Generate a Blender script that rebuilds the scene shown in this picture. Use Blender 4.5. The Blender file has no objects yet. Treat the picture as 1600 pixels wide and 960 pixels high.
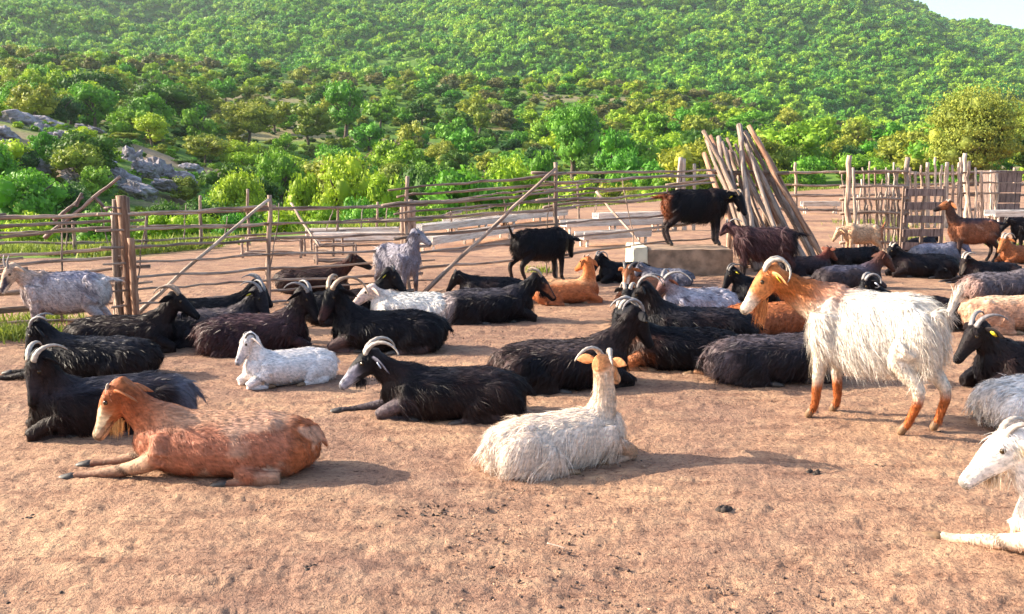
import bpy, bmesh, math, random
import numpy as np
from mathutils import Vector, noise as mnoise

random.seed(11)
rng = np.random.default_rng(11)
SC = bpy.context.scene
COL = SC.collection
R = math.radians
PI = math.pi

# ------------------------------------------------------------------ camera
CAM_H = 1.45
F_PX = 1500.0
PITCH = math.atan(229.0 / F_PX)
cam_data = bpy.data.cameras.new('camera')
cam = bpy.data.objects.new('camera', cam_data)
COL.objects.link(cam)
cam.location = (0, 0, CAM_H)
cam.rotation_euler = (PI / 2 - PITCH, 0, 0)
cam_data.sensor_width = 36.0
cam_data.lens = 36.0 * F_PX / 1600.0
cam_data.clip_start = 0.1
cam_data.clip_end = 6000
SC.camera = cam
SC.render.resolution_x, SC.render.resolution_y = 1024, 614

# ------------------------------------------------------------------ light
SUN_EL = R(26)
SUN_AZ = math.atan2(-0.98, 0.17)          # clockwise from +Y: low sun on the left, a little behind the herd
world = bpy.data.worlds.new('World')
SC.world = world
world.use_nodes = True
wn = world.node_tree.nodes
wl = world.node_tree.links
bg = wn.get('Background') or wn.new('ShaderNodeBackground')
sky = wn.new('ShaderNodeTexSky')
sky.sky_type = 'NISHITA'
sky.sun_disc = False
sky.sun_elevation = SUN_EL
sky.sun_rotation = SUN_AZ
sky.air_density = 1.0
sky.dust_density = 2.5
sky.ozone_density = 1.0
wl.new(sky.outputs[0], bg.inputs[0])
bg.inputs[1].default_value = 0.15
sun_data = bpy.data.lights.new('sun', 'SUN')
sun_data.energy = 5.0
sun_data.angle = R(0.5)
sun_data.color = (1.0, 0.88, 0.70)
sun = bpy.data.objects.new('sun', sun_data)
COL.objects.link(sun)
to_sun = Vector((math.sin(SUN_AZ) * math.cos(SUN_EL), math.cos(SUN_AZ) * math.cos(SUN_EL), math.sin(SUN_EL)))
sun.rotation_euler = to_sun.to_track_quat('Z', 'Y').to_euler()
SC.view_settings.view_transform = 'Standard'
SC.view_settings.look = 'None'
SC.view_settings.exposure = 1.3
SC.view_settings.gamma = 1.0
SC.cycles.volume_bounces = 0
SC.cycles.max_bounces = 6
SC.cycles.volume_max_steps = 64
SC.cycles.transparent_max_bounces = 8

# ------------------------------------------------------------------ helpers
CP, SP = math.cos(PITCH), math.sin(PITCH)

def ray(px, py):
    a, b = px - 800.0, 480.0 - py
    return Vector((a, b * SP + F_PX * CP, b * CP - F_PX * SP))

def at(px, py, Y):
    d = ray(px, py)
    return Vector((0, 0, CAM_H)) + d * (Y / d.y)

def ground(px, py, z=0.0):
    d = ray(px, py)
    return Vector((0, 0, CAM_H)) + d * ((z - CAM_H) / d.z)

def tan_el(py):
    d = ray(800, py)
    return d.z / d.y

def tag(o, label=None, cat=None, group=None, kind=None):
    if label: o['label'] = label
    if cat: o['category'] = cat
    if group: o['group'] = group
    if kind: o['kind'] = kind
    return o

def empty(name, loc=(0, 0, 0), rz=0.0):
    o = bpy.data.objects.new(name, None)
    o.empty_display_size = 0.1
    COL.objects.link(o)
    o.location = loc
    o.rotation_euler = (0, 0, rz)
    return o

def link(name, me, parent=None, mat=None):
    o = bpy.data.objects.new(name, me)
    COL.objects.link(o)
    if mat is not None and len(me.materials) == 0:
        me.materials.append(mat)
    if parent is not None:
        o.parent = parent
    return o

def np_mesh(name, V, faces, smooth=True, colors=None, normals=None):
    """faces: list of int arrays, each (n, k)."""
    V = np.asarray(V, dtype=np.float32)
    me = bpy.data.meshes.new(name)
    faces = [np.asarray(f, dtype=np.int32) for f in faces if len(f)]
    nl = sum(f.size for f in faces)
    nf = sum(len(f) for f in faces)
    me.vertices.add(len(V)); me.vertices.foreach_set('co', V.ravel())
    me.loops.add(nl); me.polygons.add(nf)
    me.loops.foreach_set('vertex_index', np.concatenate([f.ravel() for f in faces]))
    starts = []; s = 0
    for f in faces:
        k = f.shape[1]
        starts.append(s + np.arange(len(f)) * k); s += f.size
    me.polygons.foreach_set('loop_start', np.concatenate(starts).astype(np.int32))
    me.update(calc_edges=True)
    if smooth:
        me.polygons.foreach_set('use_smooth', np.ones(nf, dtype=bool))
    if colors is not None:
        set_col(me, colors)
    if normals is not None:
        me.normals_split_custom_set_from_vertices(np.asarray(normals, np.float32))
    return me

def set_col(me, C, name='coat'):
    C = np.asarray(C, dtype=np.float32)
    if C.shape[1] == 3:
        C = np.concatenate([C, np.ones((len(C), 1), np.float32)], 1)
    a = me.color_attributes.new(name, 'FLOAT_COLOR', 'POINT')
    a.data.foreach_set('color', C.ravel())

def unit(v, ax=-1):
    return v / np.maximum(np.linalg.norm(v, axis=ax, keepdims=True), 1e-9)

def tube(P, rw, rh, hint=(0, 0, 1), n=12, power=2.0):
    """closed loft: P (m,3) centre line, rw / rh half width and half height per station."""
    P = np.asarray(P, float); m = len(P)
    rw = np.broadcast_to(np.asarray(rw, float), (m,)); rh = np.broadcast_to(np.asarray(rh, float), (m,))
    T = np.gradient(P, axis=0); T = unit(T)
    h = np.asarray(hint, float)
    S = np.cross(np.broadcast_to(h, T.shape), T)
    bad = np.linalg.norm(S, axis=1) < 1e-3
    if bad.any(): S[bad] = np.cross(np.array([1.0, 0.01, 0]), T[bad])
    S = unit(S); U = np.cross(T, S)
    a = np.arange(n) * 2 * PI / n
    c, s = np.cos(a), np.sin(a)
    if power != 2.0:
        e = 2.0 / power
        c = np.sign(c) * np.abs(c) ** e; s = np.sign(s) * np.abs(s) ** e
    V = P[:, None] + S[:, None] * (c[None, :, None] * rw[:, None, None]) + U[:, None] * (s[None, :, None] * rh[:, None, None])
    V = V.reshape(-1, 3)
    i = np.arange(m - 1)[:, None] * n; j = np.arange(n)[None, :]; j2 = (j + 1) % n
    Q = np.stack([i + j, i + j2, i + n + j2, i + n + j], -1).reshape(-1, 4)
    V = np.concatenate([V, P[:1], P[-1:]])
    k0, k1 = m * n, m * n + 1
    jj = np.arange(n); jn = (jj + 1) % n
    T0 = np.stack([np.full(n, k0), jn, jj], -1)
    T1 = np.stack([np.full(n, k1), (m - 1) * n + jj, (m - 1) * n + jn], -1)
    return V, Q, np.concatenate([T0, T1])

def join(parts):
    Vs, Qs, Ts, off = [], [], [], 0
    for V, Q, T in parts:
        Vs.append(V); Qs.append(np.asarray(Q).reshape(-1, 4) + off); Ts.append(np.asarray(T).reshape(-1, 3) + off); off += len(V)
    return np.concatenate(Vs), np.concatenate(Qs), np.concatenate(Ts)

def ellipsoid(c, r, n=12, m=8):
    t = np.linspace(0.08, PI - 0.08, m)
    P = np.stack([np.zeros(m), np.zeros(m), -np.cos(t)], 1)
    V, Q, T = tube(P, np.sin(t), np.sin(t), hint=(0, 1, 0), n=n)
    return V * np.asarray(r) + np.asarray(c), Q, T

def smooth_pts(P, k):
    """Catmull-Rom resample of a poly line."""
    P = np.asarray(P, float)
    Q = np.concatenate([[2 * P[0] - P[1]], P, [2 * P[-1] - P[-2]]])
    out = []
    for i in range(1, len(Q) - 2):
        for t in np.arange(k) / k:
            a, b, c, d = Q[i - 1], Q[i], Q[i + 1], Q[i + 2]
            out.append(0.5 * ((2 * b) + (-a + c) * t + (2 * a - 5 * b + 4 * c - d) * t * t + (-a + 3 * b - 3 * c + d) * t ** 3))
    out.append(P[-1])
    return np.array(out)

_G = rng.random((64, 64, 64)).astype(np.float32)

def vnoise(P):
    """cheap value noise 0..1 on (n,3) points."""
    P = np.asarray(P, float); i = np.floor(P).astype(int); f = P - i; f = f * f * (3 - 2 * f); i &= 63; j = (i + 1) & 63
    def g(a, b, c): return _G[a[:, 0], b[:, 1], c[:, 2]]
    x00 = g(i, i, i) * (1 - f[:, 0]) + g(j, i, i) * f[:, 0]
    x10 = g(i, j, i) * (1 - f[:, 0]) + g(j, j, i) * f[:, 0]
    x01 = g(i, i, j) * (1 - f[:, 0]) + g(j, i, j) * f[:, 0]
    x11 = g(i, j, j) * (1 - f[:, 0]) + g(j, j, j) * f[:, 0]
    y0 = x00 * (1 - f[:, 1]) + x10 * f[:, 1]; y1 = x01 * (1 - f[:, 1]) + x11 * f[:, 1]
    return y0 * (1 - f[:, 2]) + y1 * f[:, 2]

def fbm(P, o=4):
    s = 0; a = 0.5; P = np.asarray(P, float)
    for k in range(o):
        s = s + a * vnoise(P); P = P * 2.03 + 7.1; a *= 0.5
    return s / (1 - 0.5 ** o)

# ------------------------------------------------------------------ materials
def new_mat(name):
    m = bpy.data.materials.new(name); m.use_nodes = True
    nt = m.node_tree; b = nt.nodes['Principled BSDF']
    return m, nt, b

def N(nt, t, **kw):
    n = nt.nodes.new(t)
    for k, v in kw.items():
        if k.startswith('_'): n.inputs[k[1:].replace('_', ' ')].default_value = v
        else: setattr(n, k, v)
    return n

def ramp(nt, pts):
    r = nt.nodes.new('ShaderNodeValToRGB'); e = r.color_ramp.elements
    while len(e) < len(pts): e.new(0.5)
    for k, (p, c) in enumerate(pts):
        e[k].position = p; e[k].color = (c[0], c[1], c[2], 1)
    return r

def mixc(nt, a, b, fac, mode='MIX'):
    m = nt.nodes.new('ShaderNodeMix'); m.data_type = 'RGBA'; m.blend_type = mode
    for s, v in ((m.inputs[6], a), (m.inputs[7], b), (m.inputs[0], fac)):
        if hasattr(v, 'is_linked') or isinstance(v, bpy.types.NodeSocket): nt.links.new(v, s)
        elif isinstance(v, (int, float)): s.default_value = v
        else: s.default_value = (v[0], v[1], v[2], 1)
    return m.outputs[2]

def bump(nt, b, h, strength=0.4, dist=0.02):
    n = nt.nodes.new('ShaderNodeBump'); n.inputs['Strength'].default_value = strength; n.inputs['Distance'].default_value = dist
    nt.links.new(h, n.inputs['Height']); nt.links.new(n.outputs[0], b.inputs['Normal'])

def coat_mat(name, rough, spec=0.5):
    m, nt, b = new_mat(name)
    a = N(nt, 'ShaderNodeVertexColor', layer_name='coat')
    tc = N(nt, 'ShaderNodeTexCoord')
    mp = N(nt, 'ShaderNodeMapping'); mp.inputs['Scale'].default_value = (30, 90, 60)
    nt.links.new(tc.outputs['Object'], mp.inputs[0])
    nz = N(nt, 'ShaderNodeTexNoise', _Scale=1.0, _Detail=3.0); nt.links.new(mp.outputs[0], nz.inputs['Vector'])
    r = ramp(nt, [(0.3, (0.6, 0.6, 0.6)), (0.7, (1.25, 1.2, 1.15))]); nt.links.new(nz.outputs[0], r.inputs[0])
    nt.links.new(mixc(nt, a.outputs[0], r.outputs[0], 1.0, 'MULTIPLY'), b.inputs['Base Color'])
    b.inputs['Roughness'].default_value = rough
    b.inputs['Specular IOR Level'].default_value = spec
    b.inputs['Sheen Weight'].default_value = 0.0
    b.inputs['Sheen Roughness'].default_value = 0.4
    bump(nt, b, nz.outputs[0], 0.5, 0.006)
    return m

M_COAT = coat_mat('goat_coat', 0.62, 0.15)
M_HAIR = coat_mat('goat_hair', 0.5, 0.16)

def simple_mat(name, col, rough=0.6, nscale=20, var=0.35, metallic=0.0, bstr=0.2, spec=0.5):
    m, nt, b = new_mat(name)
    tc = N(nt, 'ShaderNodeTexCoord')
    nz = N(nt, 'ShaderNodeTexNoise', _Scale=nscale, _Detail=4.0); nt.links.new(tc.outputs['Object'], nz.inputs['Vector'])
    r = ramp(nt, [(0.3, [c * (1 - var) for c in col]), (0.7, [c * (1 + var * 0.6) for c in col])])
    nt.links.new(nz.outputs[0], r.inputs[0]); nt.links.new(r.outputs[0], b.inputs['Base Color'])
    b.inputs['Roughness'].default_value = rough; b.inputs['Metallic'].default_value = metallic
    b.inputs['Specular IOR Level'].default_value = spec
    if bstr: bump(nt, b, nz.outputs[0], bstr, 0.01)
    return m

M_HORN = {
    'tan': simple_mat('horn_tan', (0.30, 0.21, 0.15), 0.5, 60),
    'pale': simple_mat('horn_pale', (0.42, 0.36, 0.31), 0.5, 60),
    'grey': simple_mat('horn_grey', (0.22, 0.20, 0.20), 0.5, 60),
    'dark': simple_mat('horn_dark', (0.10, 0.085, 0.08), 0.45, 60)}
M_HOOF = simple_mat('hoof', (0.05, 0.04, 0.035), 0.5, 50)
M_HOOF_T = simple_mat('hoof_tan', (0.22, 0.13, 0.07), 0.55, 50)
M_EYE = simple_mat('eye', (0.05, 0.028, 0.01), 0.12, 50, bstr=0)
M_TAG = simple_mat('ear_tag_yellow', (0.75, 0.62, 0.04), 0.4, 50, var=0.1, bstr=0)
M_TAGW = simple_mat('ear_tag_white', (0.7, 0.75, 0.9), 0.4, 50, var=0.1, bstr=0)

def wood_mat(name, c1, c2, sc=(28, 28, 2.2)):
    m, nt, b = new_mat(name)
    tc = N(nt, 'ShaderNodeTexCoord'); oi = N(nt, 'ShaderNodeObjectInfo')
    mp = N(nt, 'ShaderNodeMapping'); mp.inputs['Scale'].default_value = sc
    nt.links.new(tc.outputs['Object'], mp.inputs[0])
    nz = N(nt, 'ShaderNodeTexNoise', _Scale=1.0, _Detail=5.0, _Roughness=0.65); nt.links.new(mp.outputs[0], nz.inputs['Vector'])
    r = ramp(nt, [(0.30, [c * 0.3 for c in c1]), (0.44, c1), (0.56, c2), (0.66, [c * 0.8 for c in c1]), (0.75, c2)]); nt.links.new(nz.outputs[0], r.inputs[0])
    v = N(nt, 'ShaderNodeMapRange'); v.inputs['To Min'].default_value = 0.7; v.inputs['To Max'].default_value = 1.25
    nt.links.new(oi.outputs['Random'], v.inputs[0])
    cmb = N(nt, 'ShaderNodeCombineColor')
    for k in range(3): nt.links.new(v.outputs[0], cmb.inputs[k])
    nt.links.new(mixc(nt, r.outputs[0], cmb.outputs[0], 1.0, 'MULTIPLY'), b.inputs['Base Color'])
    b.inputs['Roughness'].default_value = 0.75
    bump(nt, b, nz.outputs[0], 0.9, 0.015)
    return m
M_WOOD = wood_mat('weathered_wood', (0.22, 0.14, 0.10), (0.47, 0.34, 0.26))
M_WOODD = wood_mat('dark_weathered_wood', (0.13, 0.085, 0.075), (0.28, 0.20, 0.17))
M_WOODL = wood_mat('bleached_wood', (0.38, 0.29, 0.23), (0.66, 0.54, 0.44))
M_WOODG = wood_mat('grey_pole_wood', (0.20, 0.14, 0.11), (0.42, 0.32, 0.26))
M_BOARD = wood_mat('bleached_board', (0.66, 0.55, 0.46), (0.85, 0.78, 0.70), (2.2, 28, 28))
M_WOODR = wood_mat('red_brown_wood', (0.24, 0.11, 0.06), (0.42, 0.24, 0.15))
# ------------------------------------------------------------------ terrain
KX = np.array([-600, 0, 130, 250, 330, 450, 640, 900, 1100, 1300, 1450, 1600, 2200], float)
T_DP = np.interp(KX, [-600, 0, 200, 400, 640, 900, 1100, 1300, 1450, 1600, 2200], [13, 14.2, 15.2, 17.5, 22, 30, 38, 50, 60, 70, 90])

def col(xs, ys): return np.interp(KX, xs, ys)
def zt(pys, D): return CAM_H + np.array([tan_el(p) for p in pys]) * D
D_K, Z_K = [], []
def knot(D, Z): D_K.append(np.broadcast_to(np.asarray(D, float), KX.shape).copy()); Z_K.append(np.asarray(Z, float) + np.zeros(len(KX)))
knot(0, 0 * KX)
knot(T_DP, 0 * KX)
knot(T_DP + 3, 0 * KX - 0.15)
knot(T_DP + 13, col([-600, 0, 300, 600, 900, 1100, 1600, 2200], [-1.5, -1.8, -2.2, -2.6, -2.0, -1.0, -0.6, -0.4]))
knot(T_DP + 28, col([-600, 0, 300, 600, 900, 1100, 1600, 2200], [-1.5, -2.0, -3.5, -4.5, -3.5, -2.0, -1.0, -0.5]))
knot(78, zt(col([-600, 0, 130, 250, 330, 450, 700, 1000, 1300, 1600, 2200], [150, 182, 205, 238, 272, 300, 310, 298, 283, 276, 270]), 78))
knot(100, zt(col([-600, 0, 130, 250, 330, 450, 700, 1000, 1300, 1600, 2200], [148, 176, 200, 228, 250, 275, 285, 275, 265, 262, 258]), 100))
knot(150, zt(col([-600, 0, 300, 600, 900, 1100, 1300, 1600, 2200], [110, 135, 170, 205, 215, 210, 228, 250, 252]), 150))
knot(260, zt(col([-600, 0, 300, 600, 900, 1050, 1250, 1450, 1600, 2200], [70, 82, 100, 120, 138, 150, 182, 226, 240, 248]), 260))
knot(320, Z_K[-1] - 6)
knot(420, zt(col([-600, 0, 280, 600, 900, 1100, 1300, 1450, 1600, 2200], [60, 72, 96, 105, 110, 115, 135, 165, 185, 215]), 420))
knot(620, zt(col([-600, 0, 200, 285, 400, 800, 1100, 1300, 1450, 1600, 2200], [-10, 12, 40, 66, 5, -5, 20, 55, 90, 115, 150]), 620))
knot(900, zt(col([-600, 0, 200, 285, 400, 1000, 1300, 1400, 1500, 1600, 1700, 2200], [-150, -120, -60, -20, -110, -130, -42, 10, 36, 55, 66, 100]), 900))
knot(1300, Z_K[-1] * 0.75)
knot(1900, Z_K[-1] * 0.4)
D_K = np.array(D_K); Z_K = np.array(Z_K)

def base_height(x, y):
    x = np.asarray(x, float); y = np.asarray(y, float)
    px = 800 + (F_PX / CP) * x / np.maximum(y, 1.0)
    # undo the small pitch effect: columns are only a design aid, so an approximate column is enough
    px = np.clip(px, -600, 2200); D = np.maximum(y, 0)
    Dk = np.stack([np.interp(px, KX, d) for d in D_K]); Zk = np.stack([np.interp(px, KX, z) for z in Z_K])
    z = np.zeros_like(px)
    for k in range(len(Dk) - 1):
        t = (D - Dk[k]) / (Dk[k + 1] - Dk[k]); m = (t >= 0) & (t <= 1)
        tt = np.clip(t, 0, 1); z = np.where(m, Zk[k] + (Zk[k + 1] - Zk[k]) * tt, z)
    z = np.where(D > Dk[-1], Zk[-1], z)
    return z, px, np.stack([Dk[1], Dk[2]])

def height(x, y):
    z, px, dp = base_height(x, y)
    x = np.asarray(x, float); y = np.asarray(y, float)
    over = np.clip((y - dp[1]) / 60, 0, 1)
    P = np.stack([x / 38, y / 38, 0 * x + 3.3], -1).reshape(-1, 3)
    n = (fbm(P, 4).reshape(x.shape) - 0.5)
    amp = over * (2.0 + 0.018 * np.clip(y, 0, 900))
    P2 = np.stack([x / 120, y / 170, 0 * x + 9.3], -1).reshape(-1, 3)
    n2 = (np.abs(fbm(P2, 3).reshape(x.shape) - 0.5) * 2 - 0.25) * np.clip((y - 320) / 200, 0, 1) * 26
    return z + n * amp + n2

def height1(x, y): return float(height(np.array([x]), np.array([y]))[0])

def axis(lo, hi, n, fine):
    t = np.linspace(-1, 1, n); s = np.sinh(t * 4.6) / np.sinh(4.6)
    return s
gx = np.sinh(np.linspace(-1, 1, 420) * 5.2) / math.sinh(5.2) * 1500
gy = np.concatenate([-np.geomspace(200, 2, 14), np.linspace(0, 30, 60), np.geomspace(30.6, 1900, 330)])
X, Y = np.meshgrid(gx, gy)
Zt = height(X.ravel(), Y.ravel()).reshape(X.shape)
z_, pxx, dpp = base_height(X.ravel(), Y.ravel())
edge = Y.ravel() - dpp[0] + (fbm(np.stack([X.ravel() / 2.2, Y.ravel() / 2.2, X.ravel() * 0], -1), 3) - 0.5) * 3.0
grass = np.clip(edge / 1.2 + 0.5, 0, 1)
# bare soil: the path over the rocky spur and a few clearings
path_px = [(350, 240, 92), (322, 262, 84), (300, 278, 77), (262, 292, 74), (205, 225, 79), (150, 196, 82), (90, 178, 84), (20, 170, 86)]
bare = np.zeros(X.size)
PW = np.array([[(p - 800) / 1517.0 * D, D] for p, q, D in path_px])
XY = np.stack([X.ravel(), Y.ravel()], -1)
def seg_dist(XY, A, B):
    ab = B - A; t = np.clip(((XY - A) @ ab) / (ab @ ab), 0, 1)
    return np.linalg.norm(XY - (A + t[:, None] * ab), axis=1)
for a, b in zip(PW[:-1], PW[1:]):
    bare = np.maximum(bare, np.clip(1.6 - seg_dist(XY, a, b) / 1.5, 0, 1))
cl = fbm(np.stack([X.ravel() / 17, Y.ravel() / 17, X.ravel() * 0 + 5], -1), 3)
bare = np.maximum(bare, np.clip((cl - 0.60) * 12, 0, 1) * (Y.ravel() > 60) * (Y.ravel() < 340) * 0.75)
bare = np.maximum(bare, np.clip((fbm(np.stack([X.ravel() / 3, Y.ravel() / 3, X.ravel() * 0 + 8], -1), 2) - 0.42) * 6, 0, 1) * (Y.ravel() > 48) * (Y.ravel() < 98) * (pxx < 345) * 1.0)
V = np.stack([X.ravel(), Y.ravel(), Zt.ravel()], -1)
inner = (np.abs(V[:, 0]) < 0.72 * V[:, 1]) & (V[:, 1] > 1.6) & (V[:, 1] < 13.6)
V[inner, 2] -= 0.06
ny, nx = X.shape
ii = (np.arange(ny - 1)[:, None] * nx + np.arange(nx - 1)[None, :])
Q = np.stack([ii, ii + 1, ii + nx + 1, ii + nx], -1).reshape(-1, 4)
me = np_mesh('terrain', V, [Q])
set_col(me, np.stack([grass, bare, grass * 0], -1), 'cover')

def dirt_nodes(nt):
    tc = N(nt, 'ShaderNodeTexCoord')
    g = N(nt, 'ShaderNodeNewGeometry')
    def noise(s, d=4, r=0.6, sc=(1, 1, 1)):
        mp = N(nt, 'ShaderNodeMapping'); mp.inputs['Scale'].default_value = sc
        nt.links.new(g.outputs['Position'], mp.inputs[0])
        n = N(nt, 'ShaderNodeTexNoise', _Scale=s, _Detail=d, _Roughness=r); nt.links.new(mp.outputs[0], n.inputs['Vector'])
        return n.outputs[0]
    big = noise(0.7, 3); mid = noise(6, 5, 0.7, (0.7, 1.3, 1)); fine = noise(38, 4, 0.75)
    r1 = ramp(nt, [(0.3, (0.25, 0.145, 0.10)), (0.5, (0.385, 0.24, 0.16)), (0.72, (0.50, 0.335, 0.215))]); nt.links.new(mid, r1.inputs[0])
    r2 = ramp(nt, [(0.30, (0.45, 0.40, 0.42)), (0.44, (0.92, 0.9, 0.9)), (0.7, (1.18, 1.14, 1.1))]); nt.links.new(fine, r2.inputs[0])
    c = mixc(nt, r1.outputs[0], r2.outputs[0], 0.85, 'MULTIPLY')
    r3 = ramp(nt, [(0.35, (0.74, 0.70, 0.74)), (0.65, (1.12, 1.08, 1.0))]); nt.links.new(big, r3.inputs[0])
    c = mixc(nt, c, r3.outputs[0], 1.0, 'MULTIPLY')
    vo = N(nt, 'ShaderNodeTexVoronoi', _Scale=16.0); vo.inputs['Randomness'].default_value = 1.0
    nt.links.new(g.outputs['Position'], vo.inputs['Vector'])
    r4 = ramp(nt, [(0.10, (1, 1, 1)), (0.17, (0, 0, 0))]); nt.links.new(vo.outputs['Distance'], r4.inputs[0])
    r5 = ramp(nt, [(0.55, (0, 0, 0)), (0.62, (1, 1, 1))]); nt.links.new(noise(2.2, 3), r5.inputs[0])
    sp = N(nt, 'ShaderNodeMath', operation='MULTIPLY'); nt.links.new(r4.outputs[0], sp.inputs[0]); nt.links.new(r5.outputs[0], sp.inputs[1])
    c = mixc(nt, c, (0.13, 0.08, 0.06), sp.outputs[0])
    fl = noise(60, 3, 0.6, (0.45, 1.5, 1)); r6 = ramp(nt, [(0.33, (0.28, 0.20, 0.21)), (0.41, (1, 1, 1))]); nt.links.new(fl, r6.inputs[0])
    c = mixc(nt, c, r6.outputs[0], 0.9, 'MULTIPLY')
    mp = N(nt, 'ShaderNodeMapping'); mp.inputs['Rotation'].default_value = (0, 0, R(-38)); mp.inputs['Scale'].default_value = (1.1, 7, 1); nt.links.new(g.outputs['Position'], mp.inputs[0])
    dn = N(nt, 'ShaderNodeTexNoise', _Scale=1.6, _Detail=5.0, _Roughness=0.75); nt.links.new(mp.outputs[0], dn.inputs['Vector'])
    r7 = ramp(nt, [(0.36, (0.52, 0.42, 0.42)), (0.46, (1, 1, 1))]); nt.links.new(dn.outputs[0], r7.inputs[0]); c = mixc(nt, c, r7.outputs[0], 0.5, 'MULTIPLY')
    add = N(nt, 'ShaderNodeMath', operation='ADD'); nt.links.new(mid, add.inputs[0]); nt.links.new(fine, add.inputs[1])
    return c, add.outputs[0], mid, fine

M_DIRT, nt, b = new_mat('trampled_dirt')
c, h, mid, fine = dirt_nodes(nt)
nt.links.new(c, b.inputs['Base Color']); b.inputs['Roughness'].default_value = 0.9; b.inputs['Specular IOR Level'].default_value = 0.2
bump(nt, b, h, 0.75, 0.03)

M_TERR, nt, b = new_mat('hill_ground')
c, h, mid, fine = dirt_nodes(nt)
cv = N(nt, 'ShaderNodeVertexColor', layer_name='cover'); sp = N(nt, 'ShaderNodeSeparateColor'); nt.links.new(cv.outputs[0], sp.inputs[0])
g = N(nt, 'ShaderNodeNewGeometry')
n1 = N(nt, 'ShaderNodeTexNoise', _Scale=0.35, _Detail=6.0, _Roughness=0.7); nt.links.new(g.outputs['Position'], n1.inputs['Vector'])
n2 = N(nt, 'ShaderNodeTexNoise', _Scale=3.0, _Detail=4.0, _Roughness=0.7); nt.links.new(g.outputs['Position'], n2.inputs['Vector'])
gr = ramp(nt, [(0.3, (0.045, 0.10, 0.015)), (0.5, (0.10, 0.20, 0.025)), (0.7, (0.20, 0.30, 0.04))]); nt.links.new(n1.outputs[0], gr.inputs[0])
gr2 = ramp(nt, [(0.3, (0.6, 0.6, 0.6)), (0.7, (1.25, 1.25, 1.2))]); nt.links.new(n2.outputs[0], gr2.inputs[0])
gc = mixc(nt, gr.outputs[0], gr2.outputs[0], 1.0, 'MULTIPLY')
bc = ramp(nt, [(0.3, (0.16, 0.13, 0.07)), (0.6, (0.36, 0.25, 0.16))]); nt.links.new(n2.outputs[0], bc.inputs[0])
gc = mixc(nt, gc, bc.outputs[0], sp.outputs[1])
nt.links.new(mixc(nt, c, gc, sp.outputs[0]), b.inputs['Base Color']); b.inputs['Roughness'].default_value = 0.9; b.inputs['Specular IOR Level'].default_value = 0.15
bump(nt, b, n2.outputs[0], 0.5, 0.1)
terrain = link('hillside_ground', me, mat=M_TERR)
tag(terrain, 'green valley and mountain slopes around the dirt pen', kind='structure')

# near trampled soil, real relief of hoof marks and clods
uu = np.linspace(-0.80, 0.80, 760); gy = 1.2 + np.linspace(0.0, 1, 540) ** 1.6 * 13.1
X = uu[None, :] * (gy[:, None] + 0.4); Y = np.repeat(gy[:, None], len(uu), 1); P = np.stack([X.ravel(), Y.ravel(), X.ravel() * 0], -1)
hh = (fbm(P * (1.3, 1.3, 1), 3) - 0.5) * 0.05 + (fbm(P * (9, 12, 1) + 3, 3) - 0.5) * 0.020
pr = fbm(P * (13, 17, 1) + 9, 2); hh -= np.clip(pr - 0.64, 0, 1) * 0.04; hh += (fbm(P * (34, 50, 1), 3) - 0.5) * 0.010
hh = hh.reshape(X.shape)
rp_ = np.random.default_rng(77)
for k in range(2300):          # cloven hoof prints
    yy = 2.2 + 9 * rp_.random() ** 1.3; xx = (rp_.random() - 0.5) * 1.4 * yy
    i0, i1 = np.searchsorted(gy, [yy - 0.06, yy + 0.06]); j0, j1 = np.searchsorted(uu, [(xx - 0.07) / (yy + .4), (xx + 0.07) / (yy + .4)])
    if i1 - i0 < 1 or j1 - j0 < 1: continue
    an = rp_.random() * 6.28; dx = X[i0:i1, j0:j1] - xx; dy = Y[i0:i1, j0:j1] - yy; a = dx * math.cos(an) + dy * math.sin(an); b = -dx * math.sin(an) + dy * math.cos(an)
    dpth = 0.0015 + 0.0065 * rp_.random() ** 1.5
    hh[i0:i1, j0:j1] -= dpth * np.exp(-(a / 0.026) ** 4 - ((np.abs(b) - 0.013) / 0.010) ** 2) - 0.3 * dpth * np.exp(-((np.sqrt(a * a + b * b) - 0.042) / 0.012) ** 2)
hh = hh.ravel()
edge = np.minimum.reduce([np.clip((0.80 - np.abs(np.tile(uu, len(gy)))) / 0.06, 0, 1), np.clip((14.3 - P[:, 1]) / 1.2, 0, 1), np.clip((P[:, 1] - 1.2) / 0.4, 0, 1)])
P[:, 2] = 0.006 + (hh + 0.008) * edge
def soil(x, y):
    return 0.0
ny, nx = X.shape; ii = (np.arange(ny - 1)[:, None] * nx + np.arange(nx - 1)[None, :])
Q = np.stack([ii, ii + 1, ii + nx + 1, ii + nx], -1).reshape(-1, 4)
tag(link('ground', np_mesh('ground', P, [Q]), mat=M_DIRT), 'trampled reddish dirt floor of the goat pen', kind='structure')

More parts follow.
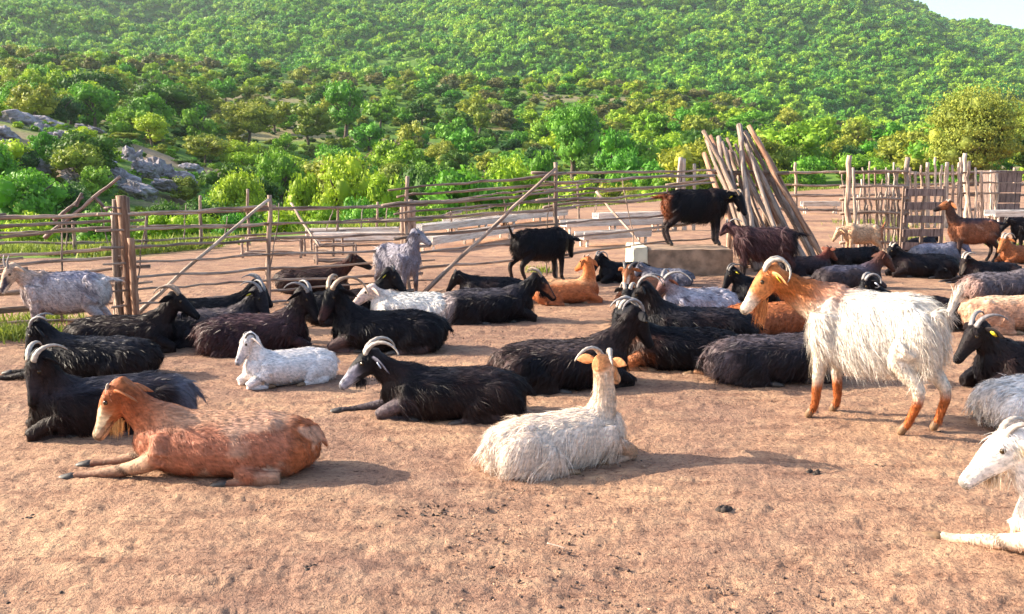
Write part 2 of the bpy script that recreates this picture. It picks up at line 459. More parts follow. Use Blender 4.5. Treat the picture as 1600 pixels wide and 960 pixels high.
# ------------------------------------------------------------------ foliage
def leaf_mat(name, cols, trans=0.25):
    m, nt, b = new_mat(name)
    oi = N(nt, 'ShaderNodeObjectInfo'); g = N(nt, 'ShaderNodeNewGeometry')
    r = ramp(nt, [(i / max(1, len(cols) - 1), c) for i, c in enumerate(cols)])
    nt.links.new(oi.outputs['Random'], r.inputs[0])
    r2 = ramp(nt, [(0.0, (0.62, 0.66, 0.6)), (0.5, (1, 1, 1)), (1.0, (1.5, 1.35, 1.0))]); nt.links.new(g.outputs['Random Per Island'], r2.inputs[0])
    c = mixc(nt, r.outputs[0], r2.outputs[0], 1.0, 'MULTIPLY')
    nt.links.new(c, b.inputs['Base Color']); b.inputs['Roughness'].default_value = 0.6; b.inputs['Specular IOR Level'].default_value = 0.25
    t = N(nt, 'ShaderNodeBsdfTranslucent'); nt.links.new(c, t.inputs[0])
    mx = N(nt, 'ShaderNodeMixShader'); mx.inputs[0].default_value = trans
    out = nt.nodes['Material Output']
    nt.links.new(b.outputs[0], mx.inputs[1]); nt.links.new(t.outputs[0], mx.inputs[2]); nt.links.new(mx.outputs[0], out.inputs[0])
    return m
LC = dict(
    bright=[(0.24, 0.40, 0.02), (0.34, 0.46, 0.03), (0.18, 0.36, 0.03)],
    green=[(0.08, 0.27, 0.02), (0.13, 0.32, 0.03), (0.18, 0.34, 0.025)],
    dark=[(0.05, 0.14, 0.02), (0.08, 0.17, 0.02), (0.04, 0.12, 0.03)],
    olive=[(0.22, 0.29, 0.035), (0.30, 0.33, 0.04), (0.16, 0.23, 0.03)],
    scrub=[(0.14, 0.15, 0.05), (0.20, 0.19, 0.06), (0.10, 0.13, 0.05)],
    oak=[(0.27, 0.33, 0.05), (0.29, 0.34, 0.06), (0.25, 0.31, 0.05)],
    far=[(0.05, 0.19, 0.03), (0.11, 0.32, 0.03), (0.24, 0.46, 0.03), (0.32, 0.48, 0.035), (0.06, 0.22, 0.03)])
M_LEAF = {k: leaf_mat('leaves_' + k, v) for k, v in LC.items()}
M_BARK = simple_mat('bark', (0.12, 0.085, 0.065), 0.9, 12)

def crown_mesh(name, seed, leaves, clumps, leaf, flat=0.85, core=0.8):
    """unit crown (radius about 1, centre at origin): many leaf faces in clumps around a rough inner mass"""
    r = np.random.default_rng(seed)
    d = unit(r.normal(size=(clumps, 3))); d[:, 2] = d[:, 2] * 0.9 + 0.12
    cc = d * (0.45 + 0.35 * r.random((clumps, 1))); cr = 0.26 + 0.22 * r.random(clumps)
    k = r.integers(0, clumps, leaves)
    q = unit(r.normal(size=(leaves, 3))); q[:, 2] = np.abs(q[:, 2]) * 0.35 + q[:, 2] * 0.65
    p = cc[k] + q * (cr[k] * (0.72 + 0.38 * r.random(leaves)))[:, None]
    p[:, 2] *= flat
    n = unit(q + 0.8 * r.normal(size=(leaves, 3)))
    a = unit(np.cross(n, r.normal(size=(leaves, 3)))); b_ = np.cross(n, a)
    L = leaf * (0.6 + 0.8 * r.random((leaves, 1)))
    Vq = np.stack([p - a * L, p + b_ * L * 0.55, p + a * L, p - b_ * L * 0.55], 1).reshape(-1, 3)
    Qs = np.arange(leaves * 4).reshape(-1, 4)
    parts = [(Vq, Qs, np.zeros((0, 3), int))]
    if core > 0:
        for j in range(clumps):
            V, Q, T = ellipsoid((0, 0, 0), (1, 1, 1), 7, 5)
            V = V * (0.75 + 0.5 * r.random((len(V), 1))) * cr[j] * core + cc[j]; V[:, 2] *= flat
            parts.append((V, Q, T))
    V, Q, T = join(parts)
    return np_mesh(name, V, [Q, T], smooth=False)

def trunk_mesh(name, seed, h, r0, limbs=4, spread=0.5):
    r = np.random.default_rng(seed); parts = []
    z = np.linspace(0, 1, 7); P = np.stack([np.cumsum(r.normal(0, 0.03, 7)) * h, np.cumsum(r.normal(0, 0.03, 7)) * h, z * h], 1); P[0, :2] = 0
    parts.append(tube(P, r0 * (1.25 - 0.8 * z), r0 * (1.25 - 0.8 * z), hint=(0, 1, 0.01), n=8))
    for j in range(limbs):
        s = P[3 + j % 3]; an = j * 2.4 + r.random(); e = s + np.array([math.cos(an) * spread, math.sin(an) * spread, 0.45]) * h
        L = smooth_pts([s, (s + e) / 2 + (0, 0, 0.06 * h), e], 3)
        w = np.linspace(r0 * 0.55, r0 * 0.15, len(L)); parts.append(tube(L, w, w, hint=(0.1, 1, 0.2), n=6))
    V, Q, T = join(parts)
    return np_mesh(name, V, [Q, T])

BIG = [crown_mesh('crown_large', 100 + i, 7500, 28, 0.040, 0.85, core=0.6) for i in range(4)]
MID = [crown_mesh('crown_medium', 200 + i, 2800, 18, 0.060, 0.8, core=0.62) for i in range(5)]
SML = [crown_mesh('crown_small', 300 + i, 1000, 13, 0.10, 0.8, core=0.62) for i in range(5)]
FAR = [crown_mesh('crown_far', 400 + i, 420, 9, 0.15, 0.85, core=0.62) for i in range(5)]
OAK = [crown_mesh('crown_oak', 600 + i, 24000, 60, 0.024, 0.9, core=0.35) for i in range(2)]
TRK = [trunk_mesh('trunk', 500 + i, 1.0, 0.06) for i in range(3)]
_mm = {}
def with_mat(me, mat):
    k = (me.name, mat.name)
    if k not in _mm:
        c = me.copy(); c.materials.clear(); c.materials.append(mat); _mm[k] = c
    return _mm[k]
_tn = [0]
def tree(px, D, height_m, radius, kind, label, group=None, lib=MID, name='tree', cat='tree', z0=None, trunk_frac=0.35, squash=1.0):
    x = (px - 800) / 1517.0 * D
    z = height1(x, D) if z0 is None else z0
    t = empty(name, (x, D, z - 0.05), random.random() * 6.28)
    tag(t, label, cat, group)
    _tn[0] += 1
    tk = link('trunk', with_mat(TRK[_tn[0] % 3], M_BARK), t); tk.scale = (height_m * 0.5,) * 2 + (height_m * 0.6,)
    cr = link('crown', with_mat(lib[_tn[0] % len(lib)], M_LEAF[kind]), t)
    hz = height_m * (1 - trunk_frac) / 2 / 0.85
    hz = height_m * (0.60 - trunk_frac * 0.3); cr.location = (0, 0, height_m - hz * 0.90); cr.scale = (radius, radius * squash, hz)
    return t
# individual trees one can tell apart
def T(px, pt, pb, D, wpx, kind, label, **kw):
    """crown seen from pixel rows pt..pb, wpx wide, standing at distance D"""
    h = at(px, pt, D).z; x = (px - 800) / 1517.0 * D; z = height1(x, D)
    kw.setdefault('lib', MID if wpx < 80 else BIG)
    return tree(px, D, max(0.6, h - z), wpx / 2 * D / 1500, kind, label, **kw)

T(1520, 128, 262, 58, 150, 'oak', 'big round yellow-green tree behind the crooked pickets on the right', z0=-0.3, lib=OAK, trunk_frac=0.1, name='round_tree')
T(1622, 140, 262, 66, 110, 'olive', 'darker round tree at the right edge behind the big yellow-green one', z0=-0.3, lib=OAK, trunk_frac=0.1, name='round_tree')
T(532, 234, 330, 44, 116, 'bright', 'rounded yellow-green tree behind the fence, left of the tall thin post')
T(602, 256, 330, 42, 78, 'bright', 'pale green tree with pointed top just left of the tall thin post')
T(372, 256, 330, 46, 96, 'bright', 'bright lime-green bush tree right of the earth path')
T(792, 226, 300, 52, 84, 'bright', 'light green twin-topped tree behind the middle of the fence')
T(745, 250, 310, 50, 70, 'green', 'deep green tree left of the light green twin-topped tree')
T(848, 228, 290, 56, 66, 'green', 'fresh green tree close right of the light green twin-topped tree')
T(898, 152, 236, 84, 92, 'green', 'tall fresh green tree standing out on the middle of the slope')
T(960, 192, 250, 76, 70, 'green', 'fresh green tree right of the tall one on the middle slope')
T(985, 228, 280, 60, 90, 'green', 'wide low green tree behind the fence left of the leaning poles')
T(1100, 208, 270, 66, 60, 'olive', 'yellowish bush tree behind the tops of the leaning poles')
T(1062, 214, 275, 66, 52, 'bright', 'small lime tree left of the tops of the leaning poles')
T(1345, 232, 280, 72, 84, 'bright', 'low light green tree behind the left end of the pickets')
T(1270, 238, 285, 72, 70, 'green', 'green tree between the leaning poles and the pickets')
T(1215, 225, 285, 76, 80, 'olive', 'olive tree behind the right side of the leaning poles')
T(240, 172, 226, 84, 60, 'bright', 'bright upright shrub on the spur above the grey boulder', name='shrub', cat='shrub')
T(140, 234, 296, 60, 66, 'green', 'blue-green bush left of the grey boulder on the spur', name='shrub', cat='shrub')
T(195, 205, 250, 78, 56, 'olive', 'olive bush on the spur beside the path', name='shrub', cat='shrub')
T(292, 246, 276, 76, 46, 'dark', 'small dark bush inside the bend of the path', name='shrub', cat='shrub')
T(320, 205, 262, 92, 70, 'olive', 'olive bush at the top of the path bend', name='shrub', cat='shrub')
T(440, 222, 300, 60, 80, 'green', 'green tree between the lime bush and the rounded yellow-green tree')
T(475, 262, 335, 44, 70, 'bright', 'small bright tree in front of the rounded yellow-green tree')
T(665, 250, 330, 52, 90, 'dark', 'dark tree right of the tall thin post')
T(700, 270, 320, 46, 60, 'bright', 'little lime tree in the valley right of the tall thin post')
T(560, 290, 345, 38, 70, 'green', 'low green bush under the rounded yellow-green tree', name='shrub', cat='shrub')
T(20, 274, 330, 42, 100, 'dark', 'dark green bush at the left edge behind the fence', name='shrub', cat='shrub')
T(95, 282, 335, 40, 90, 'dark', 'dark green bush right of the one at the left edge', name='shrub', cat='shrub')
T(255, 306, 345, 36, 90, 'dark', 'dark bush right of the thick post bundle', name='shrub', cat='shrub')
T(325, 300, 350, 38, 100, 'dark', 'broad dark bush under the lime-green bush tree', name='shrub', cat='shrub')
T(165, 302, 340, 38, 70, 'green', 'green bush behind the thick post bundle', name='shrub', cat='shrub')
T(25, 120, 160, 130, 50, 'bright', 'bright feathery shrub at the left edge of the slope', name='shrub', cat='shrub')
T(160, 108, 165, 130, 90, 'dark', 'large dark rounded tree on the left slope')
T(390, 150, 206, 120, 90, 'olive', 'large olive tree left of centre on the slope')
T(540, 118, 180, 130, 70, 'green', 'deep green tree on the upper slope left of centre')
T(255, 128, 190, 120, 110, 'dark', 'wide dark tree right of the large dark rounded tree')
LOWB = [(40, 352, 26, 90), (150, 350, 24, 100), (235, 352, 24, 80), (300, 350, 24, 80), (365, 348, 26, 84), (440, 345, 27, 80), (505, 340, 27, 76),
        (580, 338, 29, 80), (660, 334, 31, 80), (720, 322, 36, 90), (770, 312, 38, 80), (830, 302, 42, 70), (900, 290, 46, 70), (960, 284, 50, 60), (1020, 286, 52, 60)]
LOWN = ['at the left frame edge', 'left of the thick post bundle', 'right of the thick post bundle', 'second right of the thick post bundle', 'at the top of the long brace', 'behind the low wooden racks', 'above the dark chocolate goat',
        'left of the tall thin post', 'right of the tall thin post', 'above the bleached troughs', 'right of the bleached troughs', 'left of the middle brace top', 'right of the middle brace top', 'left of the slanting support posts', 'behind the slanting support posts']
for i, (px, pt, D, w) in enumerate(LOWB):
    T(px, pt - 28, 0, D, w, ['bright', 'green', 'bright'][i % 3], ['lime', 'green', 'lime'][i % 3] + ' low bush just beyond the far rails, ' + LOWN[i], name='bush', cat='bush', group='low bushes beyond the far rails', lib=MID)

# slope trees: the nearest 250 or so as things, the rest as one mass
cand = []
def scatter(n, D0, D1, px0, px1, seed, smin, smax, dens_pow=1.0):
    r = np.random.default_rng(seed)
    out = []
    D = (D0 ** 2 + r.random(n) * (D1 ** 2 - D0 ** 2)) ** 0.5
    p = px0 + r.random(n) * (px1 - px0)
    x = (p - 800) / 1517.0 * D
    s = smin + (smax - smin) * r.random(n) ** 1.5
    return np.stack([p, D, x, s], 1)
A = scatter(2400, 58, 270, -120, 1720, 5, 1.1, 2.9)
cl = fbm(np.stack([A[:, 2] / 17, A[:, 1] / 17, A[:, 2] * 0 + 5], -1), 3)
keep = (cl < 0.60) | (rng.random(len(A)) < 0.15)
rk = (A[:, 0] < 345) & (A[:, 1] < 97)
keep &= ~(rk & (rng.random(len(A)) < 0.72))
pd = np.min(np.stack([seg_dist(A[:, [2, 1]], a, b) for a, b in zip(PW[:-1], PW[1:])]), 0)
keep &= pd > 2.2 + A[:, 3] * 0.6
keep &= ~((A[:, 0] > 165) & (A[:, 0] < 345) & (A[:, 1] < 100) & (rng.random(len(A)) < 0.85))
A = A[keep]
B = scatter(230, 36, 60, -100, 1400, 6, 0.9, 1.9)
dpB = np.interp(B[:, 0], KX, T_DP); B = B[~((B[:, 0] > 150) & (B[:, 0] < 340) & (rng.random(len(B)) < 0.8))]; dpB = np.interp(B[:, 0], KX, T_DP)
B = B[(B[:, 1] > dpB + 10) & ((B[:, 0] > 360) | (rng.random(len(B)) < 0.5))]
A = np.concatenate([B, A])
# greedy thinning so crowns do not sit inside each other
order = np.argsort(A[:, 1]); keepi = []
for i in order:
    ok = True
    for j in keepi[-160:]:
        if (A[i, 1] - A[j, 1]) ** 2 + (A[i, 2] - A[j, 2]) ** 2 < (0.62 * (A[i, 3] + A[j, 3])) ** 2: ok = False; break
    if ok: keepi.append(i)
A = A[keepi]
size = A[:, 3] / A[:, 1]
ordr = np.argsort(-size)
ind, rest = ordr[:215], ordr[215:]
zs = height(A[:, 2], A[:, 1])
slope_trees = []
kn = {'bright': 'lime green', 'green': 'fresh green', 'dark': 'dark green', 'olive': 'olive green'}
for i in ind:
    p, D, x, s = A[i]
    k = random.choices(['bright', 'green', 'dark', 'olive'], [0.20, 0.34, 0.24, 0.22])[0]
    h = s * random.uniform(1.5, 2.1)
    t_ = tree(p, D, h, s * random.uniform(0.9, 1.1), k, 'tree', group='trees on the slope behind the pen', lib=MID if D < 110 else SML, name='hill_tree', z0=float(zs[i]), trunk_frac=0.12, squash=random.uniform(0.8, 1.2))
    rowpx = 251 - 1500 * (float(zs[i]) + h * 0.5 - CAM_H) / D
    band = 'low on' if rowpx > 235 else ('halfway up' if rowpx > 165 else 'high on')
    mark = min([(40, 'left frame edge'), (190, 'thick post bundle'), (310, 'earth path bend'), (420, 'long slanting brace'), (530, 'dark chocolate goat'), (637, 'tall thin post'), (750, 'bleached troughs'), (850, 'standing black goat'), (950, 'cream white goat head'), (1060, 'slanting support posts'), (1160, 'leaning poles'), (1250, 'white goat head'), (1350, 'uneven picket fence'), (1440, 'board gate'), (1560, 'big oak crown')], key=lambda q: abs(q[0] - p))[1]
    sz = 'big' if size[i] > 0.026 else ('medium' if size[i] > 0.019 else 'small')
    slope_trees.append((f'{sz} {kn[k]} tree {band} the slope above {mark}', p, t_))

def number_labels(items):
    byl = {}
    for l, p, o in items: byl.setdefault(l, []).append((p, o))
    for l, q in byl.items():
        q.sort(key=lambda v: v[0])
        for k, (p, o) in enumerate(q):
            n = len(q)
            if n == 1: o['label'] = l
            else: o['label'] = l + ', ' + ('leftmost' if k == 0 else 'rightmost' if k == n - 1 else ['second', 'third', 'fourth', 'fifth', 'sixth', 'seventh', 'eighth', 'ninth', 'tenth'][min(k - 1, 8)] + ' from left')
number_labels(slope_trees)
def forest(name, label, P, S, lib, mat_key):
    """one mass of trees: instances on the points of one mesh"""
    me = bpy.data.meshes.new(name); me.vertices.add(len(P)); me.vertices.foreach_set('co', np.asarray(P, np.float32).ravel())
    a = me.attributes.new('size', 'FLOAT_VECTOR', 'POINT'); a.data.foreach_set('vector', np.asarray(S, np.float32).ravel())
    o = link(name, me)
    tag(o, label, kind='stuff')
    cl = bpy.data.collections.new(name + '_kinds')
    for k, m in enumerate(lib):
        c = bpy.data.objects.new('crown', with_mat(m, M_LEAF[mat_key[k % len(mat_key)]])); cl.objects.link(c)
    ng = bpy.data.node_groups.new(name, 'GeometryNodeTree')
    ng.interface.new_socket('Geometry', in_out='INPUT', socket_type='NodeSocketGeometry')
    ng.interface.new_socket('Geometry', in_out='OUTPUT', socket_type='NodeSocketGeometry')
    n = ng.nodes; l = ng.links
    gi = n.new('NodeGroupInput'); go = n.new('NodeGroupOutput')
    m2p = n.new('GeometryNodeMeshToPoints')
    ci = n.new('GeometryNodeCollectionInfo'); ci.inputs['Collection'].default_value = cl
    ci.inputs['Separate Children'].default_value = True; ci.inputs['Reset Children'].default_value = True
    ip = n.new('GeometryNodeInstanceOnPoints'); ip.inputs['Pick Instance'].default_value = True
    rv = n.new('FunctionNodeRandomValue'); rv.data_type = 'FLOAT_VECTOR'; rv.inputs[1].default_value = (0.12, 0.12, 6.28); rv.inputs[0].default_value = (-0.12, -0.12, 0)
    na = n.new('GeometryNodeInputNamedAttribute'); na.data_type = 'FLOAT_VECTOR'; na.inputs['Name'].default_value = 'size'
    l.new(gi.outputs[0], m2p.inputs[0]); l.new(m2p.outputs[0], ip.inputs['Points']); l.new(ci.outputs[0], ip.inputs['Instance'])
    l.new(rv.outputs[0], ip.inputs['Rotation']); l.new(na.outputs[0], ip.inputs['Scale']); l.new(ip.outputs[0], go.inputs[0])
    md = o.modifiers.new('forest', 'NODES'); md.node_group = ng
    return o
RP = A[rest]; rz = zs[rest]
S = np.stack([RP[:, 3], RP[:, 3], RP[:, 3] * (0.7 + 0.3 * rng.random(len(RP)))], -1)
forest('scrub_woodland', 'mass of small shrubs and trees covering the middle hill', np.stack([RP[:, 2], RP[:, 1], rz + RP[:, 3] * 0.45], -1), S, SML, ['dark', 'green', 'olive', 'scrub', 'bright'])
Fq = scatter(21000, 262, 950, -140, 1740, 9, 1.7, 4.4)
fz = height(Fq[:, 2], Fq[:, 1])
S = np.stack([Fq[:, 3], Fq[:, 3], Fq[:, 3] * 1.05], -1) * (1 + (Fq[:, 1:2] - 262) / 2200)
forest('mountain_forest', 'dense green forest covering the whole mountainside', np.stack([Fq[:, 2], Fq[:, 1], fz + Fq[:, 3] * 0.5], -1), S, FAR, ['far'])
# undergrowth in the valley and on the spur: small scrub
U = scatter(5200, 34, 240, -100, 1700, 12, 0.35, 0.85)
U = U[U[:, 1] > np.interp(U[:, 0], KX, T_DP) + 7]
uz = height(U[:, 2], U[:, 1])
pd = np.min(np.stack([seg_dist(U[:, [2, 1]], a, b) for a, b in zip(PW[:-1], PW[1:])]), 0); k = pd > 1.6
forest('undergrowth', 'low scrub between the trees on the near slopes', np.stack([U[k, 2], U[k, 1], uz[k] + 0.1], -1), np.stack([U[k, 3], U[k, 3], U[k, 3] * 0.8], -1), SML[:4], ['olive', 'dark', 'green', 'bright'])

# rocks of the spur
M_ROCK, nt, b = new_mat('grey_rock')
g = N(nt, 'ShaderNodeNewGeometry'); n1 = N(nt, 'ShaderNodeTexNoise', _Scale=1.6, _Detail=8.0, _Roughness=0.7); nt.links.new(g.outputs['Position'], n1.inputs['Vector'])
r = ramp(nt, [(0.32, (0.07, 0.06, 0.06)), (0.46, (0.20, 0.17, 0.18)), (0.60, (0.34, 0.31, 0.34)), (0.75, (0.44, 0.41, 0.44))]); nt.links.new(n1.outputs[0], r.inputs[0]); nt.links.new(r.outputs[0], b.inputs['Base Color'])
b.inputs['Roughness'].default_value = 0.85; bump(nt, b, n1.outputs[0], 0.8, 0.2)
def rock(px, py, D, w, h, dpt, label, seed, rz=0.0):
    x = (px - 800) / 1517.0 * D; c = at(px, py, D)
    bm = bmesh.new(); bmesh.ops.create_icosphere(bm, subdivisions=4, radius=1.0)
    V = np.array([v.co[:] for v in bm.verts]); n = fbm(V * 1.3 + seed * 3.1, 4) - 0.5; n2 = np.floor(fbm(V * 1.9 + seed, 3) * 6) / 6 - 0.5
    V *= (1 + 0.8 * n + 1.1 * n2)[:, None]
    for v, p in zip(bm.verts, V): v.co = Vector(p * (w / 2, dpt / 2, h / 2))
    me = bpy.data.meshes.new('boulder'); bm.to_mesh(me); bm.free()
    o = link('boulder', me, mat=M_ROCK); o.location = (x, D, max(height1(x, D), c.z) - 0.1 * h); o.rotation_euler = (0, R(18), rz)
    tag(o, label, 'boulder')
rock(245, 272, 66, 3.2, 2.4, 3, 'large pale grey boulder below the bend of the earth path', 1)
rock(42, 205, 76, 4.2, 2.4, 3, 'long sloping grey rock slab high on the left spur', 2, 0.3)
rock(12, 245, 62, 2.4, 2.2, 2.5, 'grey rock at the left edge under the long slab', 3)
rock(70, 225, 74, 1.9, 1.3, 2, 'small grey rock at the lower right end of the long slab', 4)
rock(206, 250, 70, 1.8, 2.0, 2, 'upright grey rock left above the large pale boulder', 5)
rock(36, 298, 50, 1.6, 1.7, 2, 'grey rock low on the spur behind the left fence', 6)
rock(180, 282, 60, 2.8, 1.7, 2, 'broken grey rock behind the top of the thick post bundle', 7)

for k_, (px_, py_, D_, w_, h_, lb_) in enumerate([(75, 192, 78, 3.0, 1.0, 'thin dark rock ledge above the long sloping slab'), (100, 222, 72, 2.6, 1.2, 'brown grey ledge right of the long sloping slab'),
        (150, 252, 66, 2.2, 1.3, 'brown broken rock left of the upright grey rock'), (222, 262, 64, 1.6, 1.2, 'small jagged rock touching the pale boulder on its left'), (286, 278, 66, 2.0, 1.0, 'low brown rock under the path bend'),
        (262, 290, 60, 2.2, 0.9, 'flat rock below the large pale boulder'), (300, 262, 72, 1.6, 0.8, 'small stone inside the path bend'), (5, 222, 68, 2.6, 1.4, 'dark rock at the left edge below the slab'),
        (55, 262, 58, 1.8, 1.2, 'jagged rock between bushes low on the left spur'), (118, 276, 56, 1.6, 1.0, 'rock between the two dark bushes on the spur'), (215, 296, 54, 2.0, 1.0, 'low rock right of the thick post bundle top'), (150, 205, 80, 3.2, 0.7, 'pale rock strip beside the upper path')]):
    rock(px_, py_, D_, w_, h_, w_ * 0.9, lb_, 20 + k_, 0.5 * (k_ % 3) - 0.4)
# meadow grass beyond the pen
def blades(P, h, w, seed, lean=0.35):
    r = np.random.default_rng(seed); n = len(P); an = r.random(n) * 6.283; s = np.stack([np.cos(an), np.sin(an), 0 * an], -1)
    ln = r.normal(size=(n, 3)) * lean; ln[:, 2] = 1; ln = unit(ln); H = (h * (0.5 + r.random(n)))[:, None]
    tip = P + ln * H; md = P + ln * H * 0.55 + s * 0
    V = np.stack([P - s * w, P + s * w, md + s * w * 0.8, md - s * w * 0.8, tip], 1).reshape(-1, 3)
    k = np.arange(n)[:, None] * 5
    return V, (k + np.array([[0, 1, 2, 3]])), (k + np.array([[3, 2, 4]]))
ng_ = 42000
p = rng.random(ng_) * 1750 - 80; dp = np.interp(p, KX, T_DP); D = dp - 0.6 + rng.random(ng_) ** 1.3 * 14
x = (p - 800) / 1517.0 * D; z = height(x, D)
k = fbm(np.stack([x / 1.4, D / 1.4, x * 0], -1), 3) > 0.47
V, Q, Tt = blades(np.stack([x, D, z], -1)[k], 0.17, 0.018, 3, 0.6)
M_GRASS = leaf_mat('meadow_grass', [(0.22, 0.28, 0.05), (0.22, 0.28, 0.05)], 0.35)
tag(link('grass', np_mesh('grass', V, [Q, Tt], False), mat=M_GRASS), 'bright green grass growing beyond the far side of the pen', kind='stuff')
def tuft_field(cx, cy, rx, ry, n, seed, h=0.1):
    r = np.random.default_rng(seed); q = r.normal(size=(n, 2)) * 0.5
    return np.stack([cx + q[:, 0] * rx, cy + q[:, 1] * ry, np.zeros(n)], -1)
tf = []
for px, py, rx, ry, n in [(15, 528, 0.5, 0.25, 900), (60, 505, 0.5, 0.2, 300), (1370, 352, 0.8, 1.2, 900), (1440, 345, 0.7, 1.4, 900), (845, 428, 0.15, 0.2, 120), (1390, 375, 0.6, 0.5, 400), (1575, 385, 0.4, 0.3, 100), (20, 392, 1.0, 0.5, 700), (130, 388, 1.2, 0.4, 700)]:
    g = ground(px, py); tf.append(tuft_field(g.x, g.y, rx, ry, n, int(px)))
V, Q, Tt = blades(np.concatenate(tf), 0.11, 0.008, 5, 0.5)
tag(link('grass_tufts', np_mesh('grass_tufts', V, [Q, Tt], False), mat=M_GRASS), 'tufts of green grass along the fence foot and under the gate', kind='stuff')
# ------------------------------------------------------------------ fences and timber
def pole_mesh(name, A, B, r0, r1, seed, wob=0.012, n=8, seg=13):
    """crooked round pole from A to B (any frame)"""
    A = np.array(A, float); B = np.array(B, float); r = np.random.default_rng(seed); L = np.linalg.norm(B - A)
    t = np.linspace(0, 1, seg)[:, None]; d = (B - A) / L
    a = unit(np.cross(d, (0.3, 0.9, 0.2))); b = np.cross(d, a)
    w = r.normal(size=(seg, 2)); w = np.cumsum(w, 0) * 0.45; w -= w[:1] + (w[-1:] - w[:1]) * t
    P = A + (B - A) * t + (a * w[:, :1] + b * w[:, 1:]) * wob * L
    rr = (r0 + (r1 - r0) * t[:, 0]) * (1 + r.normal(size=seg) * 0.08)
    V, Q, T = tube(P, rr, rr * (0.9 + 0.15 * r.random()), hint=(0.31, 0.93, 0.17) if abs(d[2]) > 0.7 else (0, 0, 1), n=n)
    return np_mesh(name, V, [Q, T])

_ps = [0]
def pole(name, A, B, r0, r1, parent, mat, wob=0.012, **kw):
    """pole as its own object; its own z axis runs along it so the grain follows"""
    _ps[0] += 1
    A = Vector(A); B = Vector(B); d = B - A
    me = pole_mesh(name, (0, 0, 0), (0, 0, d.length), r0, r1, _ps[0], wob)
    o = link(name, me, parent, mat)
    o.location = A; o.rotation_euler = d.to_track_quat('Z', 'Y').to_euler()
    for k, v in kw.items(): o[k] = v
    return o

def fence(label, stations, rails, mat=M_WOOD, rail_r=0.022, post_r=0.035, group=None, name='wooden_fence', sub=None):
    """stations: (px_base, py_base, post_top_px, post_top_py or None) ; rails: list of heights per station (m)"""
    f = empty(name, ground(stations[0][0], stations[0][1])); o = Vector(f.location)
    tag(f, label, 'fence', group)
    G = [ground(s[0], s[1]) for s in stations]
    for s, g in zip(stations, G):
        if s[3] is None: continue
        top = at(s[2], s[3], g.y)
        pole('post', g - o + Vector((0, 0, -0.1)), top - o, post_r * random.uniform(0.85, 1.15), post_r * 0.75, f, mat, 0.012)
    for hs in rails:
        for k in range(len(G) - 1):
            if hs[k] is None or hs[k + 1] is None: continue
            d = (G[k + 1] - G[k]).normalized()
            a = G[k] - o + Vector((0, 0, hs[k])) - d * random.uniform(0.1, 0.35); b_ = G[k + 1] - o + Vector((0, 0, hs[k + 1])) + d * random.uniform(0.1, 0.35)
            off = Vector((0, -0.045 if random.random() < 0.6 else 0.045, 0)); b_ += Vector((0, 0, random.uniform(-0.02, 0.02)))
            if random.random() < 0.5: a, b_ = b_, a
            pole('rail', a + off, b_ + off, rail_r * random.uniform(0.75, 1.1), rail_r * random.uniform(0.5, 0.75), f, random.choice([mat, mat, M_WOODG]), 0.0085)
    for k in range(len(G) - 1):          # thin sticks woven across the rails
        L_ = (G[k + 1] - G[k]).length; ks = 0 if rail_r > 0.03 else max(1, int(L_ / 1.3))
        for j in range(ks):
            t0 = random.random(); a = G[k].lerp(G[k + 1], t0); b2 = G[k].lerp(G[k + 1], min(1, max(0, t0 + random.uniform(-.14, .14))))
            hh_ = [h_ for h_ in (hs[k] for hs in rails) if h_]; top_ = max(hh_)
            pole('stick', a - o + Vector((0, random.choice([-.03, .03]), random.uniform(0, .25))), b2 - o + Vector((0, 0, top_ + random.uniform(-.1, .12))), rail_r * .45, rail_r * .3, f, M_WOODG, 0.02)
    return f, o

def hz_(px, py, base):            # height of pixel (px,py) above the ground at the depth of base (px,py)
    g = ground(*base); return at(px, py, g.y).z

# near fence, left stretch (frame edge to the thick post bundle)
bases = [(-190, 530), (-10, 518), (183, 508)]
ry = [[352, 341, 331], [368, 356, 344], [392, 379, 357], [436, 420, 400], [420, 406, 384], [452, 432, 417], [478, 462, 441], [505, 488, 472], [522, 508, 496]]
fence('crooked pole fence at the left edge, ending at the thick post bundle', [(-190, 530, -188, 320), (-10, 518, -12, 318), (183, 508, 182, 322)],
      [[hz_(bases[k][0], r[k], bases[k]) for k in range(3)] for r in ry])
# thick bundle of posts
g0 = ground(190, 513)
bd = empty('post_bundle', g0); tag(bd, 'thick bundle of upright posts tied together at the fence corner', 'fence post')
for px, pt, dy, r in [(180, 312, 0.03, 0.032), (189, 306, 0.0, 0.045), (196, 308, 0.06, 0.032), (204, 372, -0.05, 0.033), (175, 330, 0.08, 0.022)]:
    top = at(px, pt, g0.y + dy); pole('post', (top.x - g0.x + random.uniform(-.02, .02), dy, -0.1), (top.x - g0.x, dy, top.z), r, r * 0.85, bd, M_WOODR if px in (189, 204) else M_WOOD, 0.01)
V, Q, T_ = tube(np.array([[math.cos(a) * 0.085 + 0.0, 0.02 + math.sin(a) * 0.085, 1.05 + 0.004 * math.sin(3 * a)] for a in np.linspace(0, 6.2, 18)]), 0.008, 0.008, n=6)
link('wire_tie', np_mesh('wire_tie', V, [Q, T_]), bd, M_WOODD)

